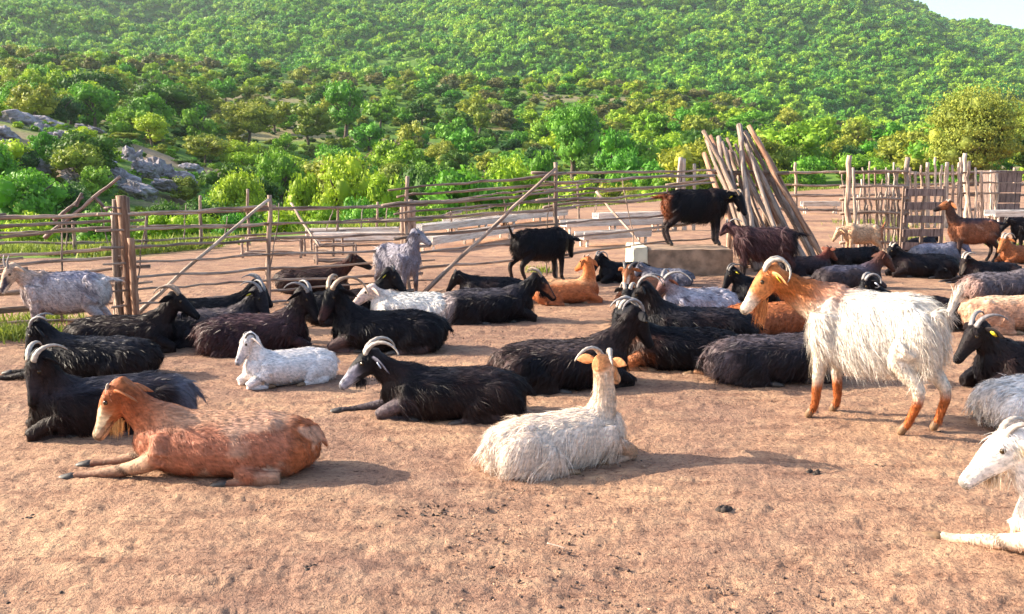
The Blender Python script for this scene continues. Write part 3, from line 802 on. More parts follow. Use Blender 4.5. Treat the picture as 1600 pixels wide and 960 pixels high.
# near fence, from bundle to the tall thin post
bases = [(196, 514), (416, 476), (640, 456)]
rows = [(333, 326, 320), (358, 352, 345), (384, 372, 366), (410, 398, 388), (432, 420, 408), (452, 438, 428), (477, 455, 441), (498, 470, 452)]
fl, o = fence('long pole fence with many thin rails left of the tall thin post', [(196, 514, 196, None), (416, 476, 421, 305), (640, 456, 637, 276)],
      [[hz_(bases[k][0], r[k], bases[k]) for k in range(3)] for r in rows], rail_r=0.017, post_r=0.028)
for (ax, ay), (bx, by), ya, yb in [((214, 492), (420, 312), 8.55, 9.4), ((455, 318), (500, 386), 13.0, 12.2)]:
    pole('brace', at(ax, ay, ya) - o, at(bx, by, yb) - o, 0.018, 0.014, fl, M_WOODL if ya < 9 else M_WOOD, 0.006)
# short thick posts around the tall one
pb = empty('post_bundle', ground(636, 400)); o = Vector(pb.location); tag(pb, 'short thick cluster of rough posts beside the tall thin post', 'fence post')
for px, pt, pbm, r in [(629, 318, 398, 0.045), (640, 312, 398, 0.055), (646, 320, 392, 0.04), (634, 345, 400, 0.035)]:
    g = ground(px, 400); t = at(px, pt, g.y); pole('post', (g.x - o.x, random.uniform(-.04, .04), -0.1), (t.x - o.x, random.uniform(-.04, .04), t.z), r, r * 0.85, pb, M_WOOD, 0.01)

# fence from tall thin post to the leaning poles
bases = [(640, 456), (866, 438), (1090, 418)]
rows = [(297, 270, 266), (308, 284, 276), (321, 300, 286), (334, 313, 297), (345, 324, 306), (372, 350, 328), (398, 376, 350), (422, 402, 374)]
fm, o = fence('rising pole fence in the middle, right of the tall thin post', [(640, 456, 640, None), (866, 438, 868, 254), (1090, 418, 1092, None)],
      [[hz_(bases[k][0], r[k], bases[k]) for k in range(3)] for r in rows], rail_r=0.021, post_r=0.032)
for (ax, ay), (bx, by), ya, yb in [((662, 458), (868, 264), 10.1, 11.2), ((932, 300), (1003, 384), 15.0, 14.0)]:
    pole('brace', at(ax, ay, ya) - o, at(bx, by, yb) - o, 0.024, 0.017, fm, M_WOOD, 0.006)
# pair of leaning support posts near the black goat on the block
ps = empty('support_frame', ground(1062, 360)); o = Vector(ps.location); tag(ps, 'pair of short slanting posts behind the black goat on the block', 'fence post')
yy = ground(1062, 360).y
for a, b2, r in [((1052, 330), (1064, 246), 0.06), ((1070, 330), (1068, 248), 0.05), ((1084, 330), (1085, 256), 0.04)]:
    t = at(*b2, yy); g = at(a[0], a[1], yy); pole('post', (g.x - o.x - 0.12 * (g.x - t.x), 0, -0.1), t - o, r, r * 0.85, ps, M_WOODL, 0.008)
pole('rail', at(1040, 290, yy - 0.07) - o, at(1110, 280, yy - 0.07) - o, 0.03, 0.025, ps, M_WOOD)

# far pen fence, left half
bases = [(-60, 402), (118, 398), (226, 394), (313, 388), (388, 384), (525, 378), (588, 372), (705, 362), (786, 352), (905, 342), (1040, 336)]
tops = [340, 345, 335, 306, 296, 325, 316, 330, 322, 286, 294]
fence('low pole fence on the far side of the pen before the bushes', [(b_[0], b_[1], b_[0] + random.randint(-4, 4), t) for b_, t in zip(bases, tops)],
      [[hz_(b_[0], y - 4, b_) for b_, y in zip(bases, ys)] for ys in ([344, 341, 338, 335, 332, 329, 327, 318, 306, 290, 276], [368, 364, 360, 357, 355, 352, 348, 338, 326, 308, 295], [386, 384, 380, 376, 372, 367, 362, 352, 340, 325, 312])], rail_r=0.026, post_r=0.032)
# far fence, right half: behind the leaning poles to the right edge
bases = [(1160, 345), (1243, 345), (1330, 345), (1420, 345), (1500, 344), (1585, 344), (1680, 344)]
fence('pole fence crossing behind the leaning poles and pickets on the right', [(1160, 345, 1160, None), (1243, 345, 1243, 254), (1330, 345, 1331, None), (1420, 345, 1421, None), (1500, 344, 1503, 248), (1585, 344, 1585, 262), (1680, 344, 1680, 262)],
      [[hz_(b_[0], y, b_) for b_ in bases] for y in (270, 289, 305, 328)], rail_r=0.04, post_r=0.045)
# taller crooked rail frame seen over the left fence
fr = empty('rail_frame', ground(120, 392)); o = Vector(fr.location); tag(fr, 'slanting poles sticking up behind the left fence', 'fence')
for (ax, ay), (bx, by) in [((70, 372), (188, 276)), ((85, 345), (130, 308)), ((118, 322), (128, 302)), ((148, 308), (168, 330))]:
    pole('pole', at(ax, ay, 14.2) - o, at(bx, by, 14.2) - o, 0.035, 0.02, fr, M_WOODD, 0.01)

# bleached feed troughs lying in the back of the pen
def trough(label, a, b, w=0.24, h=0.09, board=0.02, mat=M_BOARD):
    A = ground(*a); B = ground(*b); d = B - A; L = d.length; t = empty('feed_trough', (A + B) / 2, math.atan2(d.y, d.x))
    tag(t, label, 'feed trough', 'feed troughs in the back of the pen')
    def brd(nm, c, s, rx=0.0):
        bm = bmesh.new(); bmesh.ops.create_cube(bm, size=1.0)
        for v in bm.verts: v.co = Vector((v.co.x * s[0], v.co.y * s[1], v.co.z * s[2]))
        bmesh.ops.bevel(bm, geom=bm.edges[:], offset=0.004, segments=1)
        me = bpy.data.meshes.new(nm); bm.to_mesh(me); bm.free(); o = link(nm, me, t, mat); o.location = c; o.rotation_euler = (rx, 0, 0)
    brd('floor_board', (0, 0, h + 0.02), (L, w, board)); 
    for s in (-1, 1): brd('side_board', (0, s * (w / 2 + 0.012), h + 0.07), (L, board, 0.13), s * -0.15)
    nl = max(2, int(L / 1.1) + 1)
    for k in range(nl):
        for s in (-1, 1): brd('leg', ((k / (nl - 1) - 0.5) * (L - 0.2), s * (w / 2 - 0.03), (h + 0.008) / 2), (0.035, 0.035, h + 0.006))
trough('long bleached trough starting left of the tall thin post', (478, 377), (622, 374))
trough('upper bleached trough behind the shaggy grey goat', (490, 384), (640, 382))
trough('bright bleached trough running right from the grey goat\'s head', (664, 394), (792, 372), h=0.11)
trough('long bleached trough rising toward the back of the pen', (650, 370), (800, 352))
trough('farthest thin trough just inside the far fence', (700, 360), (880, 342))
trough('bleached trough right of the standing black goat', (905, 386), (1010, 380), h=0.12)
trough('bleached trough above and right of the standing black goat', (880, 366), (1030, 360), h=0.14)
trough('pale trough behind the black goat on the block', (930, 352), (1060, 348), h=0.14)
trough('straight white trough between the leaning poles and the pickets', (1252, 334), (1310, 334), h=0.2)
trough('white trough at the right edge beyond the brown standing goat', (1545, 352), (1640, 352), w=0.5, h=0.2)
# low wooden benches on the left
def bench(label, a, b, yo=0):
    A = ground(*a); B = ground(*b); d = B - A; L = d.length; t = empty('wooden_rack', (A + B) / 2, math.atan2(d.y, d.x)); tag(t, label, 'rack', 'low wooden racks in the pen')
    for z in (0.06, 0.27):
        for s in (-0.14, 0.14): pole('rail', (-L / 2, s, z), (L / 2, s, z), 0.018, 0.016, t, M_WOOD)
    for k in range(max(2, int(L / 0.8) + 1)):
        n = max(1, int(L / 0.8))
        for s in (-0.14, 0.14): pole('leg', ((k / n - 0.5) * L * 0.94, s, 0), ((k / n - 0.5) * L * 0.94, s, 0.29), 0.02, 0.02, t, M_WOOD)
bench('low wooden rack left of the dark brown goat, behind the rails', (380, 402), (476, 402))
bench('small low wooden rack right of the longer one', (478, 398), (530, 400))
bench('low wooden rack just behind the dark brown goat\'s head', (492, 414), (556, 412))

# leaning stack of poles
Yp = 13.7
lp = [((1104, 218), (1150, 350), 1), ((1110, 212), (1176, 370), 2), ((1129, 222), (1170, 380), 0), ((1136, 216), (1196, 372), 2), ((1149, 226), (1214, 380), 1), ((1162, 214), (1232, 384), 2), ((1176, 208), (1258, 380), 2), ((1166, 226), (1206, 350), 0),
      ((1099, 205), (1172, 352), 0), ((1100, 240), (1145, 372), 0), ((1123, 214), (1148, 366), 1), ((1113, 226), (1152, 330), 1), ((1133, 232), (1160, 384), 2),
      ((1155, 196), (1166, 300), 3), ((1170, 197), (1280, 398), 0), ((1183, 215), (1262, 390), 1), ((1146, 238), (1208, 366), 0), ((1158, 232), (1226, 372), 2),
      ((1172, 240), (1240, 378), 0), ((1140, 236), (1184, 360), 3), ((1128, 252), (1170, 350), 3), ((1164, 205), (1250, 372), 3), ((1196, 238), (1272, 384), 2), ((1118, 262), (1158, 356), 2), ((1178, 262), (1216, 352), 3)]
words = ['thin pole second from the left top of the stack', 'thin leaning pole between the two leftmost tall ones', 'thin pole right of the pale third one', 'slender grey pole in the left middle of the stack', 'slender pole crossing the middle of the stack', 'slender pole left of the long reddish one', 'slender pole tucked behind the long reddish one', 'short slender pole under the highest tips', 'leaning pole in the stack whose top is far left and highest of the left ones', 'reddish leaning pole with the lowest left top of the stack', 'pale leaning pole third from the left in the stack', 'leaning pole just left of the pale third one', 'steep leaning pole in the front middle of the stack',
         'nearly upright pole whose tip is the highest of the stack', 'long reddish pole slanting from the highest tips to the ground at far right', 'long pole right beside the longest slanting one', 'grey leaning pole in the middle, lower top', 'grey leaning pole right of the middle one', 'grey leaning pole under the long slanting ones', 'thin pole hidden among the middle of the stack', 'short thin pole low in the left of the stack', 'pole running just under the longest slanting one', 'rightmost short leaning pole of the stack', 'short dark pole low at the left foot of the stack', 'thin pole low behind the middle of the stack']
for k, ((tx, ty), (bx, by), dpt) in enumerate(lp):
    bx += 2; yb = Yp - 0.5 + dpt * 0.13
    g = ground(bx, by + 34); g2 = at(bx, by, yb); A = Vector((g2.x, yb, 0.0)); tp = at(tx, ty, Yp + 0.5 + dpt * 0.13)
    d = (tp - g2); 
    if g2.z > 0: A = g2 - d * (g2.z / d.z)
    else: A = g2
    r = random.uniform(0.028, 0.036) if k < 8 else random.uniform(0.034, 0.044)
    tag(pole('leaning_pole', A + Vector((0, 0, 0.02)), tp, r * 1.1, r * 0.85, None, [M_WOOD, M_WOODR, M_WOODG, M_WOOD, M_WOODD, M_WOODG, M_WOODR, M_WOODG][k % 8], 0.008), words[k], 'pole', 'poles stacked leaning behind the block')
sf = empty('pole_stand', (at(1170, 300, Yp + 0.35).x, Yp + 0.35, 0)); tag(sf, 'rough forked prop hidden behind the leaning poles', 'prop')
pole('post', (-0.25, 0.1, -0.1), (-0.2, 0.1, 1.25), 0.05, 0.04, sf, M_WOOD); pole('post', (0.3, 0.1, -0.1), (0.28, 0.1, 1.25), 0.05, 0.04, sf, M_WOOD); pole('rail', (-0.6, 0.1, 1.28), (0.6, 0.1, 1.27), 0.04, 0.03, sf, M_WOOD)

# concrete block (water trough) the black goat stands on
M_CONC = simple_mat('rough_concrete', (0.34, 0.225, 0.15), 0.95, 7, 0.55, bstr=0.9)
M_CONCW = simple_mat('whitewashed_end', (0.66, 0.60, 0.45), 0.85, 8, 0.18, bstr=0.4)
BA = ground(995, 431); BB = ground(1150, 433)
def box(nm, parent, c, s, mat, bev=0.02, jit=0.006, seed=0, cuts=5):
    bm = bmesh.new(); bmesh.ops.create_cube(bm, size=1.0); bmesh.ops.scale(bm, vec=s, verts=bm.verts)
    bmesh.ops.bevel(bm, geom=bm.edges[:], offset=bev, segments=2); bmesh.ops.subdivide_edges(bm, edges=[e for e in bm.edges if e.calc_length() > 0.12], cuts=cuts, use_grid_fill=True)
    r = random.Random(seed)
    for v in bm.verts: v.co += Vector((r.uniform(-1, 1), r.uniform(-1, 1), r.uniform(-1, 1))) * jit
    me = bpy.data.meshes.new(nm); bm.to_mesh(me); bm.free(); o = link(nm, me, parent, mat); o.location = c
    return o
blkY = BA.y + 0.42; blkX0 = at(1012, 400, BA.y).x; blkX1 = at(1146, 400, BA.y).x; blkH = at(1000, 391, BA.y).z
bl = empty('concrete_block', ((blkX0 + blkX1) / 2, blkY, 0)); tag(bl, 'low concrete block with whitewashed left end, black goat standing on it', 'concrete block')
box('slab', bl, (0, 0, blkH / 2), (blkX1 - blkX0, 0.80, blkH), M_CONC, seed=3)
e0 = at(990, 400, BA.y).x
box('end_pier', bl, ((e0 + blkX0) / 2 - bl.location.x - 0.003, -0.01, (blkH + 0.03) / 2), (blkX0 - e0, 0.84, blkH + 0.03), M_CONCW, seed=4)

# picket fences, gate, box on the right
def pickets(label, items, rails, y_base):
    f = empty('picket_fence', ground(items[0][0], y_base)); o = Vector(f.location); tag(f, label, 'fence')
    for px, pt, pb_, r in items:
        Yd = ground(px, pb_).y; t = at(px + random.uniform(-3, 3), pt, Yd); g = at(px, pb_, Yd); g.z = min(g.z, 0.0)
        pole('picket', g - o + Vector((0, 0, -0.05)), t - o, r, r * 0.8, f, random.choice([M_WOODL, M_WOOD, M_WOODG]), 0.020)
    for (ax, ay), (bx, by), Yd in rails:
        pole('rail', at(ax, ay, Yd) - o, at(bx, by, Yd) - o, 0.026, 0.022, f, M_WOOD)
    return f
Yk = ground(1330, 392).y
it = [(1328, 243, 396, 0.045), (1334, 262, 394, 0.03), (1416, 246, 392, 0.045), (1405, 262, 392, 0.035)]
for k, x in enumerate(range(1342, 1402, 8)): it.append((x, random.choice([254, 262, 290, 320, 305]), 392, 0.02))
for k, x in enumerate([1318, 1345, 1352, 1361, 1372, 1379, 1388, 1396]): it.append((x, random.choice([252, 268, 280, 300]), 388, 0.018))
pickets('uneven picket fence between two heavy posts behind the beige goat', it, [((1312, y), (1420, y - 1), Yk - 0.05) for y in (270, 292, 312, 334, 358, 380)], 392)
Yq = ground(1460, 352).y
it = [(x, random.choice([246, 254, 262, 258, 268]), 356, 0.034 if k % 3 else 0.05) for k, x in enumerate(range(1424, 1500, 9))]
pickets('row of crooked pickets behind the board gate', it, [((1420, y), (1505, y), Yq - 0.07) for y in (272, 292)], 352)
Yr = ground(1505, 350).y
it = [(1500, 246, 352, 0.045), (1509, 240, 350, 0.055), (1517, 252, 352, 0.04), (1526, 262, 352, 0.03), (1535, 268, 352, 0.04), (1546, 266, 350, 0.03), (1558, 270, 350, 0.035)]
pickets('short row of thick pickets right of the brown goat\'s head', it, [((1495, y), (1562, y), Yr - 0.09) for y in (270, 286, 302)], 352)
gt = empty('board_gate', ground(1446, 396)); o = Vector(gt.location); Yg = o.y; tag(gt, 'dark gate of wide horizontal boards left of the brown standing goat', 'gate')
gx0, gx1 = at(1412, 340, Yg).x - o.x, at(1474, 340, Yg).x - o.x
for y in (301, 322, 343, 364, 385):
    z = at(1440, y, Yg).z
    b2 = box('board', gt, ((gx0 + gx1) / 2, random.uniform(-.004, .004), z), (gx1 - gx0, 0.03, 0.115), M_WOODD, 0.004, 0.003, int(y), 2); b2.rotation_euler = (0, random.uniform(-.02, .02), 0)
for x in (gx0, (gx0 + gx1) / 2, gx1): box('upright', gt, (x, 0.042, 0.52), (0.05, 0.045, 1.06), M_WOOD, 0.004, 0.003, 5, 2)
bx_ = ground(1578, 350); bxo = empty('wooden_bin', (bx_.x, bx_.y + 0.6, 0)); tag(bxo, 'square dark brown wooden bin behind the fence under the big tree', 'bin')
h1 = at(1578, 270, bx_.y).z; w1 = at(1596, 300, bx_.y).x - at(1556, 300, bx_.y).x
nb = 5
for k in range(nb): box('board', bxo, (0, -0.4, (k + 0.5) * h1 / nb), (w1, 0.03, h1 / nb - 0.02), M_WOODD, 0.004, 0.003, k, 2)
for k in range(nb): box('board', bxo, (-w1 / 2, 0, (k + 0.5) * h1 / nb), (0.03, 0.76, h1 / nb - 0.02), M_WOODD, 0.004, 0.003, k, 2)
box('lid', bxo, (0, 0, h1 + 0.02), (w1 + 0.1, 0.9, 0.04), M_WOODD, 0.004, 0.003, 5, 2)

# ------------------------------------------------------------------ droppings, stones, straw
M_DUNG = simple_mat('dung', (0.035, 0.022, 0.016), 0.8, 40, 0.4, bstr=0.5)
M_PEB = simple_mat('pebbles', (0.16, 0.11, 0.09), 0.9, 30, 0.5)
def lump(px, py, s, label, seed):
    s *= 1.45; g = ground(px, py); parts = []; r = np.random.default_rng(seed)
    for k in range(7):
        V, Q, T_ = ellipsoid((0, 0, 0), (1, 1, 1), 8, 6); V = V * (0.8 + 0.4 * r.random((len(V), 1))) * s * 0.38 + np.append(r.normal(size=2) * s * 0.42, s * (0.2 + 0.25 * r.random())); parts.append((V, Q, T_))
    V, Q, T_ = join(parts); V[:, 2] = np.maximum(V[:, 2], 0.0)
    o = link('dung_clump', np_mesh('dung_clump', V, [Q, T_]), mat=M_DUNG); o.location = g; tag(o, label, 'dung')
lump(1130, 803, 0.034, 'dark dung clump on open dirt right of the lying white goat', 1)
lump(1268, 744, 0.028, 'dark dung clump left below the standing white goat', 2)
lump(1346, 748, 0.02, 'small dark dung clump between two larger ones', 3)
lump(1380, 737, 0.026, 'dark dung clump just below the standing goat\'s hind hooves', 4)
lump(1393, 739, 0.022, 'dark dung clump touching another, rightmost of the row', 5)
lump(482, 895, 0.022, 'small dung clump near the bottom, left of centre', 6)
lump(45, 814, 0.02, 'small dung clump at the far left in front of the brown goat', 7)
lump(1305, 652, 0.016, 'tiny dung clump between the legs of the standing white goat', 8)
g = ground(868, 860); st = pole('straw_stalk', g + Vector((-0.03, 0.02, 0.02)), g + Vector((0.035, -0.02, 0.016)), 0.003, 0.002, None, M_WOODL); tag(st, 'short pale straw stalk on the dirt below the lying white goat', 'straw')
def scatter_lumps(name, label, mat, spots, smin, smax, seed):
    r = np.random.default_rng(seed); V0, Q0, T0 = ellipsoid((0, 0, 0), (1, 1, 1), 5, 4); P = np.concatenate(spots); n = len(P)
    s = (smin + (smax - smin) * r.random(n) ** 2)[:, None, None]
    V = V0[None] * (1 + 0.35 * r.normal(size=(n, len(V0), 1))) * s * (0.5 + 1.0 * r.random((n, 1, 3))) * [1, 1, .6] + P[:, None, :] + [0, 0, smin * 0.6]; k = np.arange(n)[:, None, None] * len(V0)
    tag(link(name, np_mesh(name, V.reshape(-1, 3), [(Q0[None] + k).reshape(-1, 4), (T0[None] + k).reshape(-1, 3)]), mat=mat), label, kind='stuff')
def area(n, y0, y1, seed):
    r = np.random.default_rng(seed); y = (y0 ** 1.2 + r.random(n) * (y1 ** 1.2 - y0 ** 1.2)) ** (1 / 1.2); return np.stack([(r.random(n) - 0.5) * 1.15 * y, y, 0 * y + 0.004], -1)
def blob(px, py, sx, sy, n, seed):
    g = ground(px, py); r = np.random.default_rng(seed); return np.stack([g.x + r.normal(size=n) * sx, g.y + r.normal(size=n) * sy, np.full(n, 0.006)], -1)
scatter_lumps('dung_pellets', 'scattered small dark goat droppings on the dirt', M_DUNG, [blob(648, 808, 0.13, 0.12, 90, 1), blob(560, 790, 0.2, 0.15, 40, 2), area(1500, 2.9, 12, 3)], 0.0035, 0.008, 4)
M_CRUMB = simple_mat('dark_crumbs', (0.10, 0.062, 0.05), 0.9, 40, 0.5)
scatter_lumps('dung_crumbs', 'trodden dark crumbs of dung and straw on the dirt', M_CRUMB, [area(4200, 2.9, 11, 31)] + [blob(px_, py_, .8, .2, 26, px_) for px_, py_ in ((480, 880), (330, 920), (1010, 900), (760, 840), (1180, 870), (240, 840), (1290, 800), (640, 930), (900, 940))], 0.002, 0.008, 33)
scatter_lumps('pebbles', 'small stones and clods lying on the dirt', M_PEB, [area(2600, 2.9, 9, 7)], 0.002, 0.008, 5)
M_CLOD = simple_mat('dry_clods', (0.50, 0.31, 0.20), 0.95, 30, 0.3)
scatter_lumps('dirt_clods', 'crumbled dry earth clods on the pen floor', M_CLOD, [area(6000, 2.9, 8, 17)], 0.002, 0.006, 15)
# ------------------------------------------------------------------ goats
def dvec(yaw, el):
    y, e = R(yaw), R(el); return np.array([math.cos(y) * math.cos(e), math.sin(y) * math.cos(e), math.sin(e)])

def frame(yaw, pitch):
    f = dvec(yaw, pitch); s = np.array([-math.sin(R(yaw)), math.cos(R(yaw)), 0.0]); u = np.cross(f, s); return f, u, s

HEADS = np.array([(-.050, .000, .034, .040), (-.015, .002, .050, .056), (.035, .000, .054, .063), (.085, -.006, .047, .057), (.130, -.014, .036, .046), (.175, -.023, .030, .036), (.212, -.030, .0285, .031), (.238, -.034, .024, .026), (.250, -.036, .012, .014)])

BLACK = (.0045, .0040, .0075); BB = (.018, .012, .010)
def pal(**k):
    d = dict(body=BLACK, neck=None, head=None, muzzle=None, leg=None, legs_low=None, back=None, belly=None, ear=None, rump=None, chest=None, patch=None, patch_t=0.62, face=None, mottle=0.25)
    d.update(k)
    for a in ('neck', 'leg', 'back', 'belly', 'rump'): d[a] = d[a] if d[a] is not None else d['body']
    d['head'] = d['head'] if d['head'] is not None else d['neck']
    d['muzzle'] = d['muzzle'] if d['muzzle'] is not None else d['head']
    d['ear'] = d['ear'] if d['ear'] is not None else d['head']
    d['legs_low'] = d['legs_low'] if d['legs_low'] is not None else d['leg']
    d['chest'] = d['chest'] if d['chest'] is not None else d['neck']
    return {k: (np.array(v, float) if isinstance(v, tuple) else v) for k, v in d.items()}

_gid = [0]
def goat(label, px, py, heading, s=1.0, pose='lie', neck=(0, 58, .36), head=(0, -35), p=None, horn=('sickle', 'grey', 1.0), hair=.035, lvl=1,
         beard=0.0, blen=1.0, tag_=None, fore='fold', thick=1.0, ears=(25, -20), tail=None, z0=0.0, legs=None, girth=1.0, group=None, density=1.0, hlen=1.0, earlen=1.0, haunch=1.0):
    _gid[0] += 1; gid = _gid[0]; r = np.random.default_rng(1000 + gid); p = p or pal()
    jr = random.Random(gid * 7 + 1); hair = hair * 1.25 if .028 < hair < .05 else hair; girth *= jr.uniform(.93, 1.07); ears = (ears[0] + jr.uniform(-14, 18), ears[1] + jr.uniform(-22, 12)); earlen *= jr.uniform(.9, 1.15)
    if pose == 'lie': neck = (neck[0], neck[1], neck[2] * .90); thick *= 1.08
    hr = R(heading); g = ground(px, py, z0)
    if pose == 'lie': off = (0.20 * abs(math.cos(hr)) + 0.36 * abs(math.sin(hr))) * s
    else: off = (0.09 * abs(math.cos(hr)) + 0.36 * abs(math.sin(hr))) * s
    Y = g.y + off; X = g.x * Y / g.y
    root = empty('goat', (X, Y, z0), hr)
    root.scale = (s * blen, s, s)
    tag(root, label, 'goat', group or ('goats lying in the pen' if pose == 'lie' else 'goats standing in the pen'))
    parts, caps = [], []      # caps: (A, B, rA, rB, region)
    A3 = lambda *v: np.array(v, float)
    if pose == 'lie':
        st = np.array([(-.45, .165, .035, .06), (-.42, .17, .10, .115), (-.34, .175, .155, .16), (-.22, .18, .185, .178), (-.08, .18, .205, .18), (.06, .18, .205, .178), (.18, .185, .18, .178), (.27, .20, .14, .172), (.35, .215, .095, .135), (.40, .225, .05, .08)])
        st[:, 1] = .02 + (st[:, 1] - .02) * .84; st[:, 3] *= .84
        st[:, 2] *= girth; S0 = A3(.20, 0, .205)
    else:
        st = np.array([(-.42, .54, .03, .05), (-.39, .54, .085, .10), (-.31, .53, .115, .145), (-.20, .515, .13, .16), (-.06, .50, .145, .175), (.08, .50, .145, .175), (.19, .515, .125, .172), (.28, .53, .10, .155), (.35, .54, .07, .11), (.38, .54, .03, .05)])
        st[:, 3] *= 1.12; st[:, 1] -= .012; st[:, 2] *= girth; S0 = A3(.22, 0, .585)
    P = np.stack([st[:, 0], 0 * st[:, 0], st[:, 1]], 1)
    xs = np.linspace(P[0, 0], P[-1, 0], 24)
    tv = tube(np.stack([xs, 0 * xs, np.interp(xs, P[:, 0], P[:, 2])], 1), np.interp(xs, st[:, 0], st[:, 2]), np.interp(xs, st[:, 0], st[:, 3]), n=22, power=2.25)
    zc = np.interp(tv[0][:, 0], st[:, 0], st[:, 1]); zh = np.interp(tv[0][:, 0], st[:, 0], st[:, 3]) + 1e-6; kz = np.clip((tv[0][:, 2] - zc) / zh, 0, 1); tv[0][:, 1] *= 1 - .34 * kz ** 2; parts.append(tv)
    tz = st[5, 1] + st[5, 3]
    for q in (-1, 1):       # shoulder blades, hip points
        parts.append(ellipsoid((.20, q * .088 * girth, tz - .135), (.055, .045, .105), 10, 8)); parts.append(ellipsoid((-.25, q * .075, tz - .045), (.045, .035, .035), 8, 6)); parts.append(ellipsoid((-.385, q * .055, tz - .085), (.035, .03, .04), 8, 6))
    parts.append(tube(np.array([(.26, 0, tz - .035), (.19, 0, tz - .008), (.0, 0, tz - .012), (-.2, 0, tz - .010), (-.36, 0, tz - .04)]), [.02, .03, .025, .028, .02], [.02, .022, .018, .022, .02], n=8))
    caps.append((A3(-.36, 0, st[2, 1]), A3(.24, 0, st[6, 1]), .17, .17, 0))
    # neck
    nd = dvec(neck[0], neck[1]); Pn = S0 + nd * neck[2]
    fwd = dvec(neck[0] * 0.5, 8)
    C1 = S0 + fwd * neck[2] * 0.33 + nd * neck[2] * 0.25
    t = np.linspace(0, 1, 11)[:, None]; NP = (1 - t) ** 2 * S0 + 2 * t * (1 - t) * C1 + t * t * Pn
    t = t[:, 0]; rw = np.interp(t, [0, .25, .6, 1], [.105, .085, .058, .048]) * (thick if thick > 1 else 1); rh = np.interp(t, [0, .25, .6, 1], [.112 if pose == 'lie' else .135, .108, .078, .058]) * thick
    nh = (0, 0, 1) if neck[1] < 70 else tuple(-dvec(neck[0], 0))
    bk = NP[0] - fwd * .10 + A3(0, 0, -.02)
    parts.append(tube(np.concatenate([[bk - fwd * .05, bk], NP]), np.concatenate([[.03, .07], rw]), np.concatenate([[.04, .09], rh]), hint=nh, n=16)); 
    for i in (0, 3, 6): caps.append((NP[i], NP[min(i + 3, 10)], rh[i] * .9, rh[min(i + 3, 10)] * .9, 1))
    caps.append((NP[9], NP[10], rh[9], rh[10], 1))
    # head
    hy = neck[0] + head[0]; f, u, sd = frame(hy, head[1]); H = Pn + u * 0.01
    hs = 1.0
    HS = HEADS * (1.06, 1.1, 1.12, 1.12); hp = H[None] + HS[:, :1] * f + HS[:, 1:2] * u
    parts.append(tube(hp, HS[:, 2], HS[:, 3], hint=tuple(u), n=16, power=2.2))
    # jaw and brow
    jw = np.array([(.02, -.035, .030, .030), (.08, -.044, .026, .022), (.15, -.046, .021, .018), (.215, -.048, .018, .014)])
    parts.append(tube(H + jw[:, :1] * f + jw[:, 1:2] * u, jw[:, 2], jw[:, 3], hint=tuple(u), n=10))
    for q in (-1, 1): parts.append(ellipsoid(H + f * .058 + u * .036 + sd * q * .040, (.02, .02, .015), 8, 6))
    caps.append((H - f * .03, H + f * .235 - u * .03, .056, .028, 2))
    # legs
    def limb(pts, rad, reg=3, n=10):
        pp = smooth_pts(pts, 3); rr = np.interp(np.linspace(0, 1, len(pp)), np.linspace(0, 1, len(rad)), rad)
        parts.append(tube(pp, rr, rr, hint=(0.05, 0.99, 0.1), n=n))
        for a, b_, ra, rb in zip(pts[:-1], pts[1:], rad[:-1], rad[1:]): caps.append((np.array(a, float), np.array(b_, float), ra, rb, reg))
    hoofs = []
    def hoof(a, b_):
        hoofs.append((np.array(a, float), np.array(b_, float)))
    if pose == 'lie':
        for q in (-1, 1):
            mode = fore if isinstance(fore, str) else fore[0 if q < 0 else 1]
            limb([(.24, q * .08, .20), (.25, q * .135, .12), ], [.075, .06], 0)
            if mode == 'out':
                limb([(.25, q * .12, .13), (.34, q * .11, .085), (.42, q * .10, .060), (.60, q * .095, .030), (.665, q * .095, .026)], [.055, .042, .034, .022, .024]); hoof((.665, q * .095, .026), (.735, q * .095, .018))
            elif mode == 'bent':      # knee raised, shin forward
                limb([(.24, q * .12, .12), (.36, q * .12, .16), (.45, q * .12, .12), (.56, q * .12, .035), (.61, q * .12, .028)], [.05, .042, .036, .024, .024]); hoof((.61, q * .12, .028), (.675, q * .12, .018))
            else:
                limb([(.25, q * .125, .13), (.35, q * .12, .09), (.425, q * .11, .045)], [.052, .042, .036])
                limb([(.425, q * .11, .045), (.33, q * .115, .025), (.23, q * .12, .024)], [.034, .024, .022]); hoof((.23, q * .12, .024), (.17, q * .12, .02))
            # hind leg folded along the flank
            parts.append(ellipsoid((-.27, q * (.125 * girth - .03 * (1 - haunch)), .13), (.155, .085 * haunch, .125 * (.6 + .4 * haunch)), 14, 10)); caps.append((A3(-.33, q * .13, .15), A3(-.2, q * .13, .15), .11, .11, 0))
            limb([(-.20, q * (.15 * haunch + .01), .13 - .03 * (1 - haunch)), (-.12, q * (.172 - .05 * (1 - haunch)), .085 - .03 * (1 - haunch)), (-.16, q * .185, .05), (-.30, q * .185, .042)], [.075 * haunch, .055 * haunch, .040, .03], 0)
            limb([(-.30, q * .185, .042), (-.18, q * .200, .028), (-.06, q * .205, .024)], [.032, .024, .022]); hoof((-.06, q * .205, .024), (.005, q * .205, .018))
    else:
        L = legs or {}
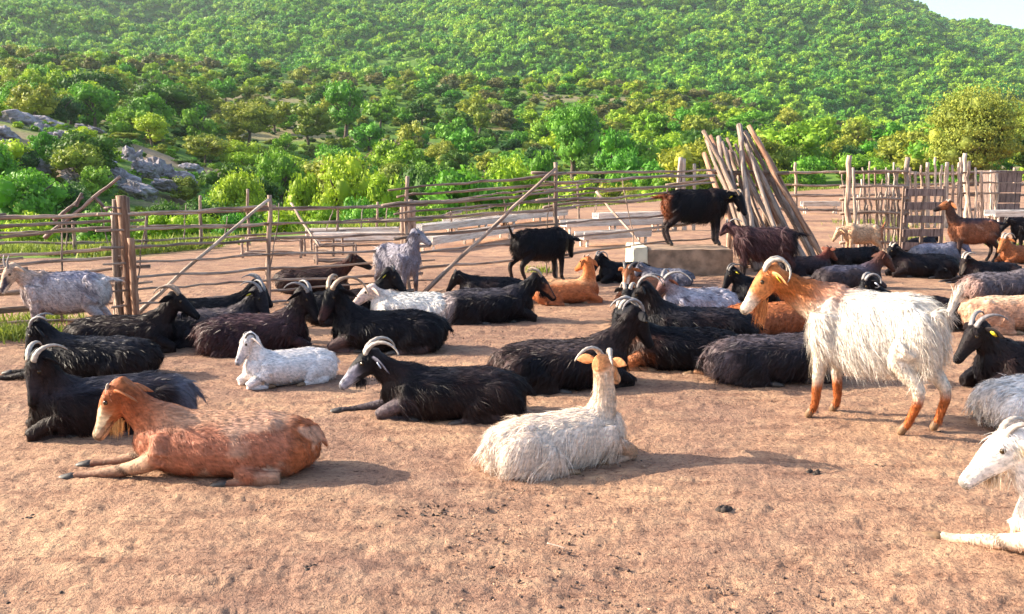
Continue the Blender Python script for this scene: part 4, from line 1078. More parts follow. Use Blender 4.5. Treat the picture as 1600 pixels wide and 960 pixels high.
        for q in (-1, 1):
            k = 'r' if q < 0 else 'l'; fx = L.get('f' + k, 0.0); hx = L.get('h' + k, 0.0)
            limb([(.23, q * .075, .56), (.23, q * .10, .43)], [.095, .07], 0)
            limb([(.23, q * .095, .44), (.245 + fx * .4, q * .09, .25), (.245 + fx * .8, q * .09, .09), (.265 + fx * .95, q * .09, .055)], [.055, .034, .022, .024]); hoof((.262 + fx * .95, q * .09, .06), (.285 + fx, q * .09, .014))
            parts.append(ellipsoid((-.29, q * .085, .49), (.12, .06, .15), 12, 10)); caps.append((A3(-.29, q * .08, .55), A3(-.25, q * .09, .42), .10, .08, 0))
            limb([(-.27, q * .095, .46), (-.235 + hx * .2, q * .10, .38), (-.375 + hx * .6, q * .095, .235), (-.345 + hx * .85, q * .09, .09), (-.325 + hx * .95, q * .09, .055)], [.09, .062, .032, .022, .024]); hoof((-.328 + hx * .95, q * .09, .06), (-.30 + hx, q * .09, .014))
    # tail
    tb = A3(-.43, 0, st[1, 1] + .085); tl = tail or ('hang' if pose == 'lie' else 'flat')
    te = tb + {'hang': A3(-.06, .02, -.09), 'flat': A3(-.12, .0, -.02), 'up': A3(-.05, 0, .13)}[tl]
    parts.append(tube(np.stack([tb + A3(.05, 0, -.01), tb, (tb + te) / 2, te]), [.03, .026, .024, .010], [.02, .018, .014, .008], n=8)); caps.append((tb, te, .025, .015, 4))

    # --- one continuous skin: voxel remesh of the overlapping lofts
    V, Q, T_ = join(parts)
    me0 = np_mesh('goat_raw', V, [Q, T_]); tmp = bpy.data.objects.new('tmp', me0); COL.objects.link(tmp)
    md = tmp.modifiers.new('r', 'REMESH'); md.mode = 'VOXEL'; md.voxel_size = [.0085, .0115, .016][lvl]
    ms = tmp.modifiers.new('s', 'SMOOTH'); ms.factor = .5; ms.iterations = [5, 3, 2][lvl]
    dg = bpy.context.evaluated_depsgraph_get(); me = bpy.data.meshes.new_from_object(tmp.evaluated_get(dg)); me.name = 'body'
    bpy.data.objects.remove(tmp); bpy.data.meshes.remove(me0)
    n = len(me.vertices); V = np.empty(n * 3, np.float32); me.vertices.foreach_get('co', V); V = V.reshape(-1, 3).astype(float)
    V[:, 2] = np.maximum(V[:, 2], 0.003)
    # fleshy unevenness
    V += unit(V - A3(0, 0, st[5, 1])) * ((fbm(V * 9 + gid, 2) - .5) * .012)[:, None]; V[:, 2] = np.maximum(V[:, 2], 0.003)
    me.vertices.foreach_set('co', V.astype(np.float32).ravel()); me.polygons.foreach_set('use_smooth', np.ones(len(me.polygons), bool)); me.update()

    zt_, zb_ = st[5, 1] + st[5, 3], (0.02 if pose == 'lie' else st[5, 1] - st[5, 3])
    def regions(Pq):
        Ds = np.full((len(Pq), 5), 9.0); TT = np.zeros((len(Pq), 5))
        for A_, B_, ra, rb, rg in caps:
            ab = B_ - A_; t = np.clip(((Pq - A_) @ ab) / max(ab @ ab, 1e-9), 0, 1); d = np.linalg.norm(Pq - (A_ + t[:, None] * ab), axis=1) / (ra + (rb - ra) * t)
            m = d < Ds[:, rg]; Ds[m, rg] = d[m]; TT[m, rg] = t[m]
        return Ds, TT
    dust = A3(.34, .22, .15); bleach = jr.uniform(.05, .65); lumin = float(np.mean(p['body']))
    def coat(Pq):
        Ds, TT = regions(Pq); W = np.exp(-7.0 * (Ds - Ds.min(1, keepdims=True))); W /= W.sum(1, keepdims=True)
        zn = np.clip((Pq[:, 2] - zb_) / (zt_ - zb_), 0, 1)[:, None]; nz = fbm(Pq * 7 + gid * 3.7, 3)[:, None]; nz2 = fbm(Pq * 26 + gid, 2)[:, None]
        c = p['body'] + (p['back'] - p['body']) * np.clip((zn - .78 + (nz - .5) * .3) / .16, 0, 1)  # back tone; on several black goats it paints in the grey sheen
        c = c + (p['belly'] - c) * np.clip((.28 - zn + (nz - .5) * .3) / .2, 0, 1)
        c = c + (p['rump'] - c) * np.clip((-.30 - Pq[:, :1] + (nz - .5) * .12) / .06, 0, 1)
        if p['patch'] is not None: c = c + (p['patch'] - c) * np.clip((nz - p['patch_t']) / .07, 0, 1)
        nk = p['chest'] + (p['neck'] - p['chest']) * np.clip((Pq[:, 2:3] - (S0[2] - .02)) / .10, 0, 1)
        hd = p['head'] + (p['muzzle'] - p['head']) * np.clip((TT[:, 2:3] - .62) / .2, 0, 1)
        if p['face'] is not None:      # light stripe down each side of the face
            q = (Pq - H); a = np.abs(q @ sd); b_ = q @ u; ff = q @ f
            stripe = np.exp(-((a - .032) / .010) ** 2) * (ff > .0) * (b_ > -.03) * (b_ < .035)
            hd = hd + (p['face'] - hd) * np.clip(stripe * 1.3, 0, 1)[:, None]
        lg = p['leg'] + (p['legs_low'] - p['leg']) * np.clip(((.24 if pose != 'lie' else .09) - Pq[:, 2:3]) / .06, 0, 1)
        out = W[:, :1] * c + W[:, 1:2] * nk + W[:, 2:3] * hd + W[:, 3:4] * lg + W[:, 4:5] * p['rump']
        out = out * (1 + (nz2 - .5) * 2 * p['mottle'])
        if lumin < .02: out = out + A3(.026, .012, .007) * bleach * np.clip((fbm(Pq * 4.5 + gid * 1.7, 3)[:, None] - .46) / .16, 0, 1) * np.clip(1.2 - W[:, 2:3], 0, 1)
        dz = np.clip(((.13 if pose == 'lie' else .30) - Pq[:, 2:3]) / .14, 0, 1) * (.16 if pose == 'lie' else .05) + np.clip((nz - .58) / .1, 0, 1) * .04      # dust from lying in the pen
        dz = dz * np.clip(.4 + 1.2 * nz2, 0, 1) * (.35 if lumin < .1 else 1.0); return out + (dust - out) * dz, Ds, TT
    C, Ds, TT = coat(V)
    q = V - H; nose = (np.abs(q @ f - .258) < .012) | ((np.abs(q @ f - .222) < .010) & (np.abs(np.abs(q @ sd) - .017) < .008) & (q @ u > -.03)) | ((np.abs(q @ u + .052) < .0035) & (q @ f > .13) & (q @ f < .25) & (Ds[:, 2] < 1.6))
    C[nose] = C[nose] * .35
    set_col(me, C); body = link('body', me, root, M_COAT)

    # --- hair
    tri = np.empty(len(me.polygons) * 4, np.int32)
    me.calc_loop_triangles(); nt_ = len(me.loop_triangles); tri = np.empty(nt_ * 3, np.int32); me.loop_triangles.foreach_get('vertices', tri); tri = tri.reshape(-1, 3)
    e1, e2 = V[tri[:, 1]] - V[tri[:, 0]], V[tri[:, 2]] - V[tri[:, 0]]; nn = np.cross(e1, e2); ar = np.linalg.norm(nn, axis=1)
    nb = int([20000, 6000, 2200][lvl] * density)
    pick = r.choice(nt_, nb, p=ar / ar.sum()); a, b_ = r.random(nb), r.random(nb); fl = a + b_ > 1; a[fl], b_[fl] = 1 - a[fl], 1 - b_[fl]
    RP_ = V[tri[pick, 0]] + e1[pick] * a[:, None] + e2[pick] * b_[:, None]; NN = unit(nn[pick])
    HC, HD, HT = coat(RP_); reg = HD.argmin(1)
    down = A3(0, 0, -1.0)
    dirs = np.tile(A3(-.55, 0, -.8), (nb, 1)); nkd = -nd * .8 + down * .4
    dirs[reg == 1] = nkd; dirs[reg == 2] = -f; dirs[reg == 3] = A3(-.15, 0, -1); dirs[reg == 4] = unit(te - tb)
    topm = (reg == 0) & (NN[:, 2] > .75); dirs[topm] = A3(-1, 0, -.1)
    dirs = dirs + r.normal(size=(nb, 3)) * .22; G_ = unit(dirs - NN * (dirs * NN).sum(1, keepdims=True))
    Lr = hair * hlen * np.array([1.0, .62 if hair > .045 else .8, .22 if hair < .045 else .14, .30, 1.1])[reg] * (.55 + .8 * r.random(nb))
    if hair > .045: low = (reg == 0) & (RP_[:, 2] < (zb_ + .5 * (zt_ - zb_))); Lr[low] *= 1.5
    ok = (RP_[:, 2] > .012) & ~((reg == 2) & (r.random(nb) < .3)); RP_, NN, G_, Lr, HC = RP_[ok], NN[ok], G_[ok], Lr[ok], HC[ok]; nb = len(RP_)
    w = ([.0013, .0032, .0055][lvl] * (1 if hair > .03 else .8))
    sdv = unit(np.cross(G_, NN) + r.normal(size=(nb, 3)) * .35) * w; Lc = Lr[:, None]
    clump = 0.0; fr = 30 if hair > .045 else 45
    lock = np.stack([vnoise(RP_ * fr + o_) for o_ in (0, 11.3, 23.7)], 1) - .5; lock -= NN * (lock * NN).sum(1, keepdims=True); LK = lock * (.62 if hair > .045 else .4); Lc = Lc * (.65 + .7 * vnoise(RP_ * fr * .6 + 5))[:, None]
    p1 = RP_ + Lc * .5 * (G_ * .92 + NN * .24 + LK * .5); p2 = RP_ + Lc * (G_ * .97 + LK + NN * (.10 + .16 * r.random((nb, 1)))) + np.array([0, 0, -.12]) * Lc
    p1[:, 2] = np.maximum(p1[:, 2], .004); p2[:, 2] = np.maximum(p2[:, 2], .004)
    HV = np.stack([RP_ - sdv, RP_ + sdv, p1 + sdv * .8, p1 - sdv * .8, p2], 1).reshape(-1, 3); k = np.arange(nb)[:, None] * 5
    HN = np.repeat(unit(NN + .30 * r.normal(size=(nb, 3)) + G_ * .1), 5, 0); HCc = np.repeat(HC * ((.86 + .3 * r.random((nb, 1))) if hair < .03 else (.75 + .5 * r.random((nb, 1)))), 5, 0)
    link('hair', np_mesh('hair', HV, [k + np.array([[0, 1, 2, 3]]), k + np.array([[3, 2, 4]])], True, HCc, HN), root, M_HAIR)

    def ctube(nm, pts, rw_, rh_, mat, hint=(0, 0, 1), n=8, col=None, parent=root, pw=2.0):
        V_, Q_, T2 = tube(pts, rw_, rh_, hint=hint, n=n, power=pw)
        return link(nm, np_mesh(nm, V_, [Q_, T2], True, None if col is None else np.tile(col, (len(V_), 1))), parent, mat)
    # ears
    for q in (-1, 1):
        ea, eb = ears; base = H + f * .000 + sd * q * .050 + u * .020
        ed = unit(sd * q * math.cos(R(ea)) - f * math.sin(R(ea)) * .6 + u * math.sin(R(eb)) * 1.0); L_ = .125 * earlen
        pts = np.stack([base + ed * L_ * t + np.array([0, 0, -.035]) * t * t for t in np.linspace(0, 1, 7)])
        eo = ctube('ear', pts, np.array([.012, .021, .028, .030, .026, .016, .003]), np.array([.010, .008, .006, .005, .005, .004, .002]), M_COAT, hint=tuple(unit(f + u * .35 * 1.0)), n=10, col=p['ear'])
        if tag_ and (q == 1 if tag_[1] > 0 else q == -1):
            c = pts[3] + f * .012; tg = ctube('ear_tag', np.stack([c - f * .002, c + f * .004]), .019, .022, M_TAG if tag_[0] == 'y' else M_TAGW, n=8, hint=tuple(u), pw=4, parent=eo)
    # eyes
    for q in (-1, 1):
        V_, Q_, T2 = ellipsoid(H + f * .072 + u * .023 + sd * q * .0505, (.0125, .0125, .0125), 10, 8); link('eye', np_mesh('eye', V_, [Q_, T2]), root, M_EYE)
    # horns
    if horn:
        kind, hc, hsz = horn
        fh, uh, _s = frame(hy, head[1] * .45)
        for q in (-1, 1):
            b0 = H + f * .026 + u * .052 + sd * q * .022; pts = []; m = 22
            if kind == 'sickle': Rr, sw, sp, out0 = .105, 165, .09, 25
            elif kind == 'wide': Rr, sw, sp, out0 = .088, 205, .16, 25
            elif kind == 'curl': Rr, sw, sp, out0 = .068, 270, .10, 20
            elif kind == 'up': Rr, sw, sp, out0 = .26, 42, .05, 0
            else: Rr, sw, sp, out0 = .10, 70, .04, 20
            if q == -1: jh = (jr.uniform(.85, 1.12), jr.uniform(.7, 1.35), jr.uniform(.85, 1.15))
            Rr *= hsz * jh[0]; sp *= hsz * jh[1]; sw *= jh[2]
            for t in np.linspace(0, 1, m):
                th = R(out0 + (sw - out0) * t); t0 = R(out0); pts.append(b0 + Rr * ((math.sin(th) - math.sin(t0)) * uh - (math.cos(t0) - math.cos(th)) * fh) + sd * q * sp * (t ** 1.2))
            t = np.linspace(0, 1, m); rr = (.018 * (1 - t) ** .75 + .0035) * (hsz ** .5) * (1 + .10 * np.sin(t * m * 2.2)); 
            ctube('horn', np.array(pts), rr * .75, rr * 1.1, M_HORN[hc], hint=tuple(sd), n=9)
    if beard:
        nbd = 160 if lvl == 0 else 60; b0 = H + f * .13 - u * .058
        rp = b0 + r.normal(size=(nbd, 3)) * [.018, .012, .006] * 1.0; ln = beard * (.6 + .5 * r.random((nbd, 1))); dn = unit(A3(0, 0, -1) + f * .12 + r.normal(size=(nbd, 3)) * .10)
        sv = unit(np.cross(dn, r.normal(size=(nbd, 3)))) * (w * 1.2); mid_ = rp + dn * ln * .5; tip = rp + dn * ln; tip[:, 2] = np.maximum(tip[:, 2], .005)
        HV = np.stack([rp - sv, rp + sv, mid_ + sv * .8, mid_ - sv * .8, tip], 1).reshape(-1, 3); k = np.arange(nbd)[:, None] * 5
        bc_ = p.get('beard') if p.get('beard') is not None else p['head']
        link('beard', np_mesh('beard', HV, [k + np.array([[0, 1, 2, 3]]), k + np.array([[3, 2, 4]])], True, np.tile(np.array(bc_), (len(HV), 1))), root, M_HAIR)
    for a, b_ in hoofs:
        d = unit(b_ - a); ctube('hoof', np.stack([a - d * .012, a + d * .01, a + (b_ - a) * .75, b_]), [.020, .024, .027, .018], [.019, .022, .016 if pose == 'lie' else .024, .008], M_HOOF if p['legs_low'][0] < .3 else M_HOOF_T, hint=(0, 0, 1) if pose == 'lie' else (1, 0, .2), n=8)
    return root
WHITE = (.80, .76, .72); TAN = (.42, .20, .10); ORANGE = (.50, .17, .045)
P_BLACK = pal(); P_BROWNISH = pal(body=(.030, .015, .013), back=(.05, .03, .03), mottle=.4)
P_BLACK_SHEEN = pal(body=(.018, .016, .022), back=(.10, .085, .10), rump=(.06, .05, .06))  # black coat, grey sheen along the back painted into the colour
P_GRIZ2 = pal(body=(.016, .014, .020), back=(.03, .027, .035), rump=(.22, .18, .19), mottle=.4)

# ---- front row
goat('light brown goat lying in front at left, white face stripes and outstretched forelegs', 352, 765, 181, .99, neck=(-2, 38, .35), head=(4, -52),
     p=pal(body=(.42, .165, .10), back=(.58, .34, .22), belly=(.33, .09, .04), neck=(.40, .11, .042), rump=(.38, .12, .05), head=(.36, .12, .045), muzzle=(.45, .28, .18), leg=(.62, .40, .26), legs_low=(.16, .06, .04), face=(.85, .68, .45), chest=(.45, .17, .07), patch=(.56, .33, .23), patch_t=.57, beard=(.75, .45, .18), mottle=.2),
     horn=('stub', 'pale', .55), hair=.022, lvl=0, beard=.09, fore='out', ears=(45, -35), girth=1.0, haunch=.6)
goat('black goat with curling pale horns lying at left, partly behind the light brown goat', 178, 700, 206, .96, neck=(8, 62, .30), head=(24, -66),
     p=pal(back=(.05, .05, .07), rump=(.13, .14, .19)), horn=('sickle', 'pale', .85), hair=.045, lvl=0, beard=.09, density=1.0)  # grey back and rump colours paint in the light on the black coat
goat('black goat lying at left with grey horns low over its face, near the spotted goat', 154, 602, 181, .93, neck=(2, 44, .27), head=(10, -58),
     p=pal(back=(.03, .03, .04)), horn=('sickle', 'grey', .85), hair=.035, lvl=1, fore='out')
goat('whitish grey speckled goat standing at the left edge with upright horns', 106, 542, 188, .84, pose='stand', neck=(30, 36, .24), head=(14, -50),
     p=pal(body=(.50, .44, .46), back=(.32, .31, .40), neck=(.58, .42, .34), head=(.60, .42, .30), muzzle=(.7, .55, .42), face=(.06, .05, .07), leg=(.45, .36, .36), legs_low=(.10, .07, .07), patch=(.20, .18, .22), patch_t=.60, rump=(.6, .55, .56), ear=(.6, .45, .35)),
     horn=('up', 'grey', .62), hair=.035, lvl=1, tail='flat')
goat('black goat lying beside the thick post bundle, head turned up to the right', 196, 560, 8, .92, neck=(0, 48, .34), head=(-8, -30), p=P_BLACK, horn=('sickle', 'tan', .85), hair=.035, lvl=1, beard=.06)
goat('black goat lying left of centre with yellow ear tag and head hanging right', 330, 548, 14, .92, neck=(-4, 50, .34), head=(-30, -58), p=P_BLACK_SHEEN, horn=('sickle', 'grey', .8), hair=.035, lvl=1, tag_=('y', -1), beard=.05)
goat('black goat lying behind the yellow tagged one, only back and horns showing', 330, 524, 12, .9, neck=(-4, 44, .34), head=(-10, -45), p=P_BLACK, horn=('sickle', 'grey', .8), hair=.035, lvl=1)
goat('dark maroon brown goat lying behind the small white goat, rounded rump to the left', 400, 562, 12, .96, neck=(-2, 56, .34), head=(-24, -50), p=pal(body=(.035, .016, .02), back=(.07, .04, .05), neck=(.02, .012, .014), head=BLACK, rump=(.06, .028, .032), mottle=.5), horn=('sickle', 'grey', .85), hair=.05, lvl=1, density=1.2)
goat('big black goat lying in the centre left with thick ringed horns framing its face', 606, 558, 184, 1.02, neck=(-4, 56, .33), head=(48, -46), p=pal(leg=(.10, .06, .06), muzzle=(.05, .02, .02)), horn=('wide', 'tan', 1.0), hair=.035, lvl=1, thick=1.05, beard=.08, girth=1.05)
goat('black goat with bright yellow ear tag behind the big ringed-horn goat, looking right', 545, 512, 20, .95, neck=(0, 52, .34), head=(-24, -42), p=P_BLACK, horn=('short', 'dark', .8), hair=.035, lvl=1, tag_=('y', -1), beard=.07)
goat('dark chocolate goat lying farther back at left, head raised to the right', 490, 462, 8, .92, neck=(0, 36, .36), head=(0, -20), p=pal(body=(.028, .014, .014), neck=(.06, .022, .018), head=(.02, .015, .018), mottle=.4), horn=('sickle', 'tan', .6), hair=.03, lvl=2)
goat('shaggy bluish grey goat standing by the short thick posts', 624, 470, -48, .82, pose='stand', neck=(6, 66, .28), head=(30, -25), p=pal(body=(.26, .25, .32), neck=(.24, .23, .30), head=(.30, .29, .34), leg=(.22, .20, .24), legs_low=(.12, .08, .08), belly=(.36, .32, .38), rump=(.55, .5, .5)), horn=('short', 'grey', .6), hair=.08, lvl=1, thick=1.15)
goat('white goat lying behind the big black one, pinkish face low', 645, 512, 182, .92, neck=(0, 34, .24), head=(14, -30), p=pal(body=WHITE, neck=(.75, .6, .52), head=(.68, .50, .44), mottle=.12), horn=None, hair=.03, lvl=1)
goat('small white goat lying left of centre, facing left with grey muzzle', 452, 614, 214, .72, neck=(0, 62, .30), head=(0, -50), p=pal(body=(.92, .88, .88), neck=(.90, .86, .86), head=(.78, .70, .68), muzzle=(.45, .42, .46), mottle=.1), horn=('curl', 'dark', .6), hair=.035, lvl=0, density=.7, ears=(20, -30), beard=.0)
goat('black goat with grey face and arched ringed horn lying in the middle of the front', 704, 668, 182, .95, neck=(0, 32, .32), head=(10, -32), p=pal(head=(.016, .015, .02), muzzle=(.38, .38, .45), face=(.30, .29, .36), leg=(.16, .13, .15), legs_low=(.03, .025, .03), ear=(.10, .10, .14), back=(.02, .018, .025)),
     horn=('sickle', 'pale', 1.05), hair=.04, lvl=0, fore=('out', 'fold'), beard=.07, tag_=('w', 1), density=.8)
goat('cream white long-haired goat lying in the front centre, tan head turned away', 876, 757, 26, .84, neck=(10, 78, .39), head=(24, -24),
     p=pal(body=(.93, .81, .71), neck=(.90, .72, .56), head=(.60, .27, .11), muzzle=(.6, .35, .2), leg=(.55, .30, .16), legs_low=(.6, .42, .32), chest=(.62, .36, .22), belly=(.70, .58, .54), ear=(.60, .27, .12), mottle=.15),
     horn=('sickle', 'pale', .85), hair=.07, lvl=0, ears=(8, 8), density=1.2, thick=.80, girth=.92)
goat('black goat lying with its brownish rump toward the cream white goat', 880, 622, 10, 1.02, neck=(-2, 46, .38), head=(16, -50), p=pal(back=(.05, .04, .045), rump=(.05, .032, .034), mottle=.4), horn=('sickle', 'grey', .8), hair=.05, lvl=1, girth=1.05)
goat('black goat with orange tan chest lying behind the cream white goat, head left', 1062, 590, 176, .98, neck=(0, 52, .32), head=(20, -56), p=pal(leg=(.48, .17, .07), chest=(.55, .18, .06), muzzle=(.04, .03, .03), legs_low=(.5, .26, .14)), horn=('curl', 'pale', .9), hair=.035, lvl=1, beard=.06, tag_=('y', 1))
goat('black goat lying just behind the tan-chested one, long back showing', 1090, 552, 176, 1.02, neck=(-4, 50, .34), head=(-8, -50), p=pal(back=(.03, .027, .035)), horn=('sickle', 'grey', .9), hair=.035, lvl=1)
goat('grizzled black goat curled on the ground in front of the tan one, head hidden', 1205, 608, 4, 1.0, neck=(-6, 24, .30), head=(-20, -40), p=pal(body=(.016, .014, .020), back=(.07, .06, .075), rump=(.09, .07, .08), mottle=.5), horn=('short', 'dark', .8), hair=.04, lvl=1, girth=1.05)
goat('large cream white goat standing at right with orange neck, head and lower legs', 1350, 692, 138, 1.08, blen=.86, pose='stand', neck=(22, 24, .38), head=(14, -40),
     p=pal(body=(.92, .88, .82), neck=(.54, .17, .045), head=(.60, .24, .09), muzzle=(.82, .70, .58), leg=(.80, .72, .62), legs_low=(.46, .13, .035), chest=(.74, .52, .36), belly=(.84, .80, .76), ear=(.70, .36, .16), rump=(.84, .78, .70), mottle=.1, beard=(.55, .22, .08)),
     horn=('curl', 'pale', .9), hair=.07, lvl=0, beard=.15, tail='up', tag_=('y', 1), legs=dict(fl=.03, fr=-.03, hl=.06, hr=-.05), density=1.3, thick=1.0, girth=1.05, ears=(40, -45))
goat('reddish tan goat lying behind the head of the large standing white goat', 1200, 536, 8, .95, neck=(0, 38, .32), head=(0, -40), p=pal(body=(.34, .10, .04), back=(.46, .16, .06), belly=(.22, .08, .045)), horn=('short', 'dark', .8), hair=.03, lvl=1)
goat('grey white goat lying with dark brown face and long swept back horn', 1090, 502, 198, .86, neck=(-4, 50, .28), head=(6, -42), p=pal(body=(.50, .48, .56), back=(.45, .43, .5), neck=(.4, .33, .36), head=(.14, .05, .035), muzzle=(.03, .02, .02), leg=(.5, .3, .2), patch=(.12, .11, .15), patch_t=.64), horn=('wide', 'grey', 1.1), hair=.05, lvl=1)
goat('red brown goat with white blaze lying left of the grey white goat', 1004, 480, 232, .85, neck=(0, 58, .28), head=(10, -50), p=pal(body=(.30, .11, .05), head=(.32, .13, .06), muzzle=(.35, .15, .08), face=(.7, .6, .5)), horn=('sickle', 'dark', .8), hair=.03, lvl=1)
goat('black goat with white horn bases looking at the camera behind the tan-chested one', 990, 520, 252, .85, neck=(0, 56, .28), head=(8, -50), p=pal(), horn=('curl', 'pale', .8), hair=.03, lvl=1)
goat('black goat lying by the white end of the concrete block, head to the left', 975, 446, 200, .8, neck=(0, 46, .30), head=(10, -50), p=pal(), horn=('curl', 'grey', .8), hair=.03, lvl=2)
goat('grey backed goat lying low in front of the concrete block', 1040, 452, 170, .7, neck=(0, 34, .26), head=(0, -50), p=pal(body=(.14, .14, .18), back=(.2, .2, .25)), horn=('short', 'grey', .7), hair=.03, lvl=2)
goat('orange tan goat lying behind the pale rumped black one, neck straight up', 885, 480, 8, .82, neck=(0, 78, .36), head=(120, -22), p=pal(body=(.38, .12, .045), neck=(.52, .16, .05), back=(.60, .34, .18), chest=(.32, .10, .04), belly=(.28, .09, .04)), horn=('short', 'pale', .6), hair=.025, lvl=2)
goat('black goat with pale greyish rump lying in the centre, brown striped face', 762, 512, 8, 1.0, neck=(0, 38, .32), head=(-12, -38), p=pal(rump=(.32, .27, .28), back=(.06, .055, .07), face=(.28, .09, .04)), horn=('sickle', 'tan', .8), hair=.045, lvl=1, beard=.05)
goat('black goat lying behind the pale rumped one, head low to the left', 768, 474, 180, .82, neck=(0, 30, .26), head=(8, -45), p=pal(), horn=('short', 'dark', .8), hair=.03, lvl=2)
goat('black goat standing on the dirt in the centre with raised tail, head hidden', 846, 446, 30, .94, girth=1.1, pose='stand', neck=(14, -14, .24), head=(20, -60), p=pal(legs_low=(.03, .02, .02), belly=(.03, .015, .015)), horn=('short', 'grey', .8), hair=.055, lvl=1, tail='up', legs=dict(hl=-.05, hr=.05))
goat('black goat with rusty hind quarters standing on the concrete block', 1086, 386, 3, 1.08, girth=1.1, pose='stand', neck=(-10, 4, .26), head=(-40, -50), p=pal(rump=(.20, .06, .025), legs_low=(.05, .04, .045)), horn=('sickle', 'tan', .75), hair=.06, lvl=1, z0=blkH, tag_=('y', -1), beard=.06)
goat('maroon brown shaggy goat standing at the foot of the leaning poles', 1190, 440, 172, .93, pose='stand', neck=(-20, 26, .24), head=(-40, -20), p=pal(body=(.065, .03, .035), back=(.10, .06, .07), belly=(.12, .05, .045), rump=(.02, .014, .018), legs_low=(.03, .02, .02), mottle=.6), horn=('sickle', 'grey', .8), hair=.10, lvl=1, density=1.2)
goat('black goat lying in front of the concrete block, black forelegs stretched left', 1196, 480, 178, .85, neck=(0, 44, .30), head=(14, -55), p=pal(), horn=('sickle', 'dark', .8), hair=.03, lvl=1, fore='out', tag_=('y', 1))
goat('dark goat with reddish head lying right of the leaning poles', 1258, 434, 6, .80, neck=(0, 52, .26), head=(20, -30), p=pal(neck=(.12, .03, .025), head=(.16, .05, .03), body=(.02, .014, .02)), horn=('short', 'dark', .7), hair=.03, lvl=2, ears=(10, 20))
goat('plain black goat lying in front of the uneven picket fence', 1330, 417, 4, .80, neck=(0, 20, .22), head=(0, -45), p=pal(), horn=('short', 'dark', .7), hair=.03, lvl=2)
goat('dark grey brown goat lying right of the white goat\'s head, own head raised right', 1325, 458, 8, .92, neck=(-4, 46, .32), head=(0, -40), p=pal(body=(.04, .03, .035), back=(.07, .07, .11), neck=(.07, .03, .025), head=(.08, .03, .02)), horn=('short', 'tan', .8), hair=.035, lvl=2)
goat('long black goat lying in front of the board gate', 1440, 437, 180, .97, neck=(0, 46, .26), head=(10, -40), p=pal(chest=(.06, .02, .02)), horn=('short', 'pale', .8), hair=.03, lvl=2)
goat('bluish grey goat lying behind the long black one, pale blue ear', 1462, 414, 10, .9, neck=(0, 36, .26), head=(-30, -40), p=pal(body=(.14, .15, .20), back=(.32, .32, .42), head=(.2, .22, .35), ear=(.5, .55, .8)), horn=('curl', 'grey', .8), hair=.03, lvl=2)
goat('black goat with brown chest lying near the right edge, dark forelegs stretched left', 1548, 446, 184, .82, neck=(0, 40, .26), head=(12, -60), p=pal(chest=(.10, .04, .03), face=(.3, .25, .2)), horn=('sickle', 'pale', .8), hair=.03, lvl=2, fore='out')
goat('brown goat with black neck stripe standing with head high near the right edge', 1516, 412, 184, .92, pose='stand', neck=(0, 60, .36), head=(0, -12), p=pal(body=(.28, .11, .06), back=(.05, .04, .06), neck=(.10, .05, .04), head=(.32, .12, .05), muzzle=(.03, .02, .02), chest=(.34, .12, .05), rump=(.015, .012, .02), legs_low=(.02, .015, .02), leg=(.05, .03, .03), patch=(.4, .2, .13), patch_t=.60), horn=('short', 'pale', .7), hair=.035, lvl=1)
goat('rusty orange goat with pale arched horns lying at the right edge', 1596, 416, 196, .86, neck=(0, 52, .28), head=(10, -45), p=pal(body=(.30, .10, .04), neck=(.34, .11, .04), head=(.42, .16, .06), muzzle=(.5, .2, .08)), horn=('sickle', 'pale', .85), hair=.03, lvl=2, beard=.06)
goat('black goat standing at the right edge behind the rusty orange one', 1608, 402, 186, .85, pose='stand', neck=(0, 14, .22), head=(0, -45), p=pal(), horn=('short', 'dark', .8), hair=.035, lvl=2)
goat('beige goat standing behind the black goats at the uneven picket fence', 1344, 404, 182, .74, pose='stand', neck=(0, -8, .22), head=(0, -50), p=pal(body=(.60, .38, .24), back=(.68, .48, .32), rump=(.42, .16, .08)), horn=('short', 'pale', .8), hair=.035, lvl=2, tail='up')
goat('dark goat head and back low in front of the board gate boards', 1440, 396, 30, .75, neck=(0, 50, .26), head=(0, -40), p=pal(body=(.02, .018, .03)), horn=('short', 'dark', .7), hair=.03, lvl=2)
goat('black goat lying behind the back of the large standing white goat, horns and eyes visible', 1425, 520, 172, .92, neck=(0, 48, .34), head=(18, -50), p=pal(), horn=('curl', 'grey', .85), hair=.03, lvl=1, tag_=('w', 1))
goat('grey brown goat lying at the right edge with long side hair', 1560, 474, 6, .95, neck=(0, 40, .32), head=(0, -40), p=pal(body=(.10, .085, .10), back=(.16, .14, .16), rump=(.30, .20, .18), mottle=.5), horn=('short', 'dark', .8), hair=.06, lvl=2)
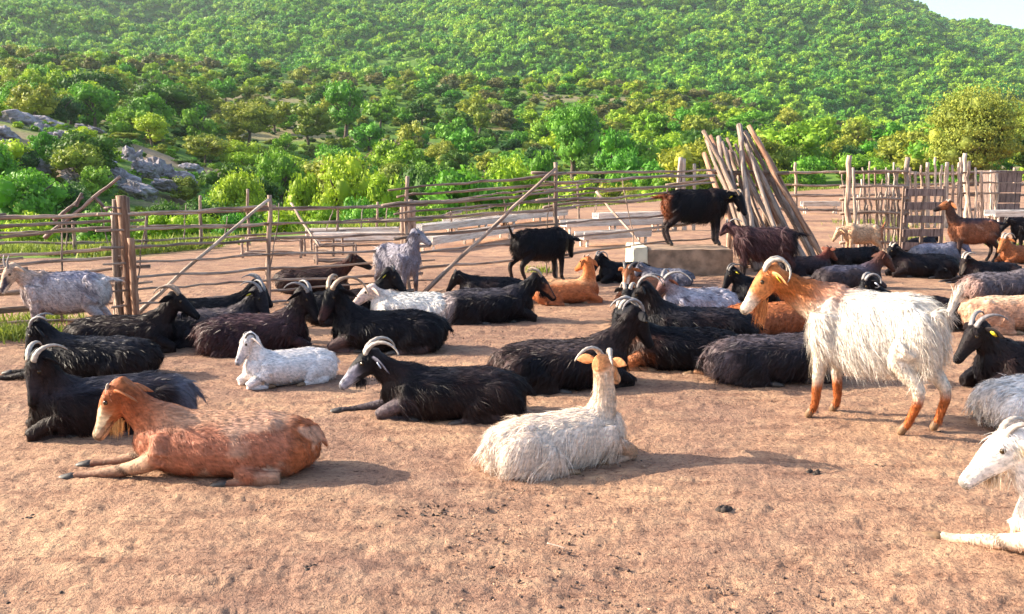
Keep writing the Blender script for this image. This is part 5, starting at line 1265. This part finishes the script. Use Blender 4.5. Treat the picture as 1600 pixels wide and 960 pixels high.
goat('pinkish tan goat lying at the right edge behind the black one', 1575, 526, 6, 1.0, neck=(0, 40, .32), head=(0, -40), p=pal(body=(.52, .28, .18), back=(.72, .52, .36), rump=(.6, .36, .24)), horn=('short', 'tan', .8), hair=.025, lvl=1)
goat('black goat lying at the right edge facing left behind the tail of the white goat', 1612, 624, 190, 1.0, neck=(0, 44, .30), head=(4, -42), p=pal(chest=(.035, .018, .016), neck=(.016, .012, .014)), horn=('sickle', 'grey', .85), hair=.035, lvl=1, tag_=('y', 1))
goat('white goat cut by the right edge, lying behind the nearest white goat', 1640, 686, 8, .95, neck=(0, 40, .32), head=(0, -40), p=pal(body=(.82, .78, .76), leg=(.7, .45, .35)), horn=('short', 'pale', .8), hair=.04, lvl=1)
goat('white bearded goat lying at right front edge, near foreleg stretched far to the left', 1768, 965, 148, .96, neck=(15, 46, .36), head=(14, -34), p=pal(body=(.93, .89, .86), neck=(.92, .88, .85), head=(.92, .87, .83), muzzle=(.82, .76, .72), leg=(.80, .66, .54), legs_low=(.72, .5, .36), mottle=.08, beard=(.80, .64, .46)), horn=('sickle', 'pale', .7), hair=.035, lvl=0, fore=('fold', 'out'), beard=.08, tag_=('y', 1), density=.8, ears=(35, -45))
# ------------------------------------------------------------------ haze: pale air over the valley
zmax = float(Zt.max()) + 12
M_HAZE = bpy.data.materials.new('haze'); M_HAZE.use_nodes = True
nt = M_HAZE.node_tree; nt.nodes.clear()
out = nt.nodes.new('ShaderNodeOutputMaterial'); pv = nt.nodes.new('ShaderNodeVolumePrincipled')
pv.inputs['Color'].default_value = (0.78, 0.90, 1.0, 1); pv.inputs['Density'].default_value = 0.00014; pv.inputs['Anisotropy'].default_value = 0.2
nt.links.new(pv.outputs[0], out.inputs['Volume'])
bm = bmesh.new(); bmesh.ops.create_cube(bm, size=1.0)
me = bpy.data.meshes.new('haze'); bm.to_mesh(me); bm.free()
hz = link('haze', me, mat=M_HAZE)
zb = float(Zt.min()) - 1.0
hz.scale = (3100, 2250, zmax - zb); hz.location = (0, 870, (zmax + zb) / 2)
tag(hz, 'pale morning haze filling the valley', kind='stuff')
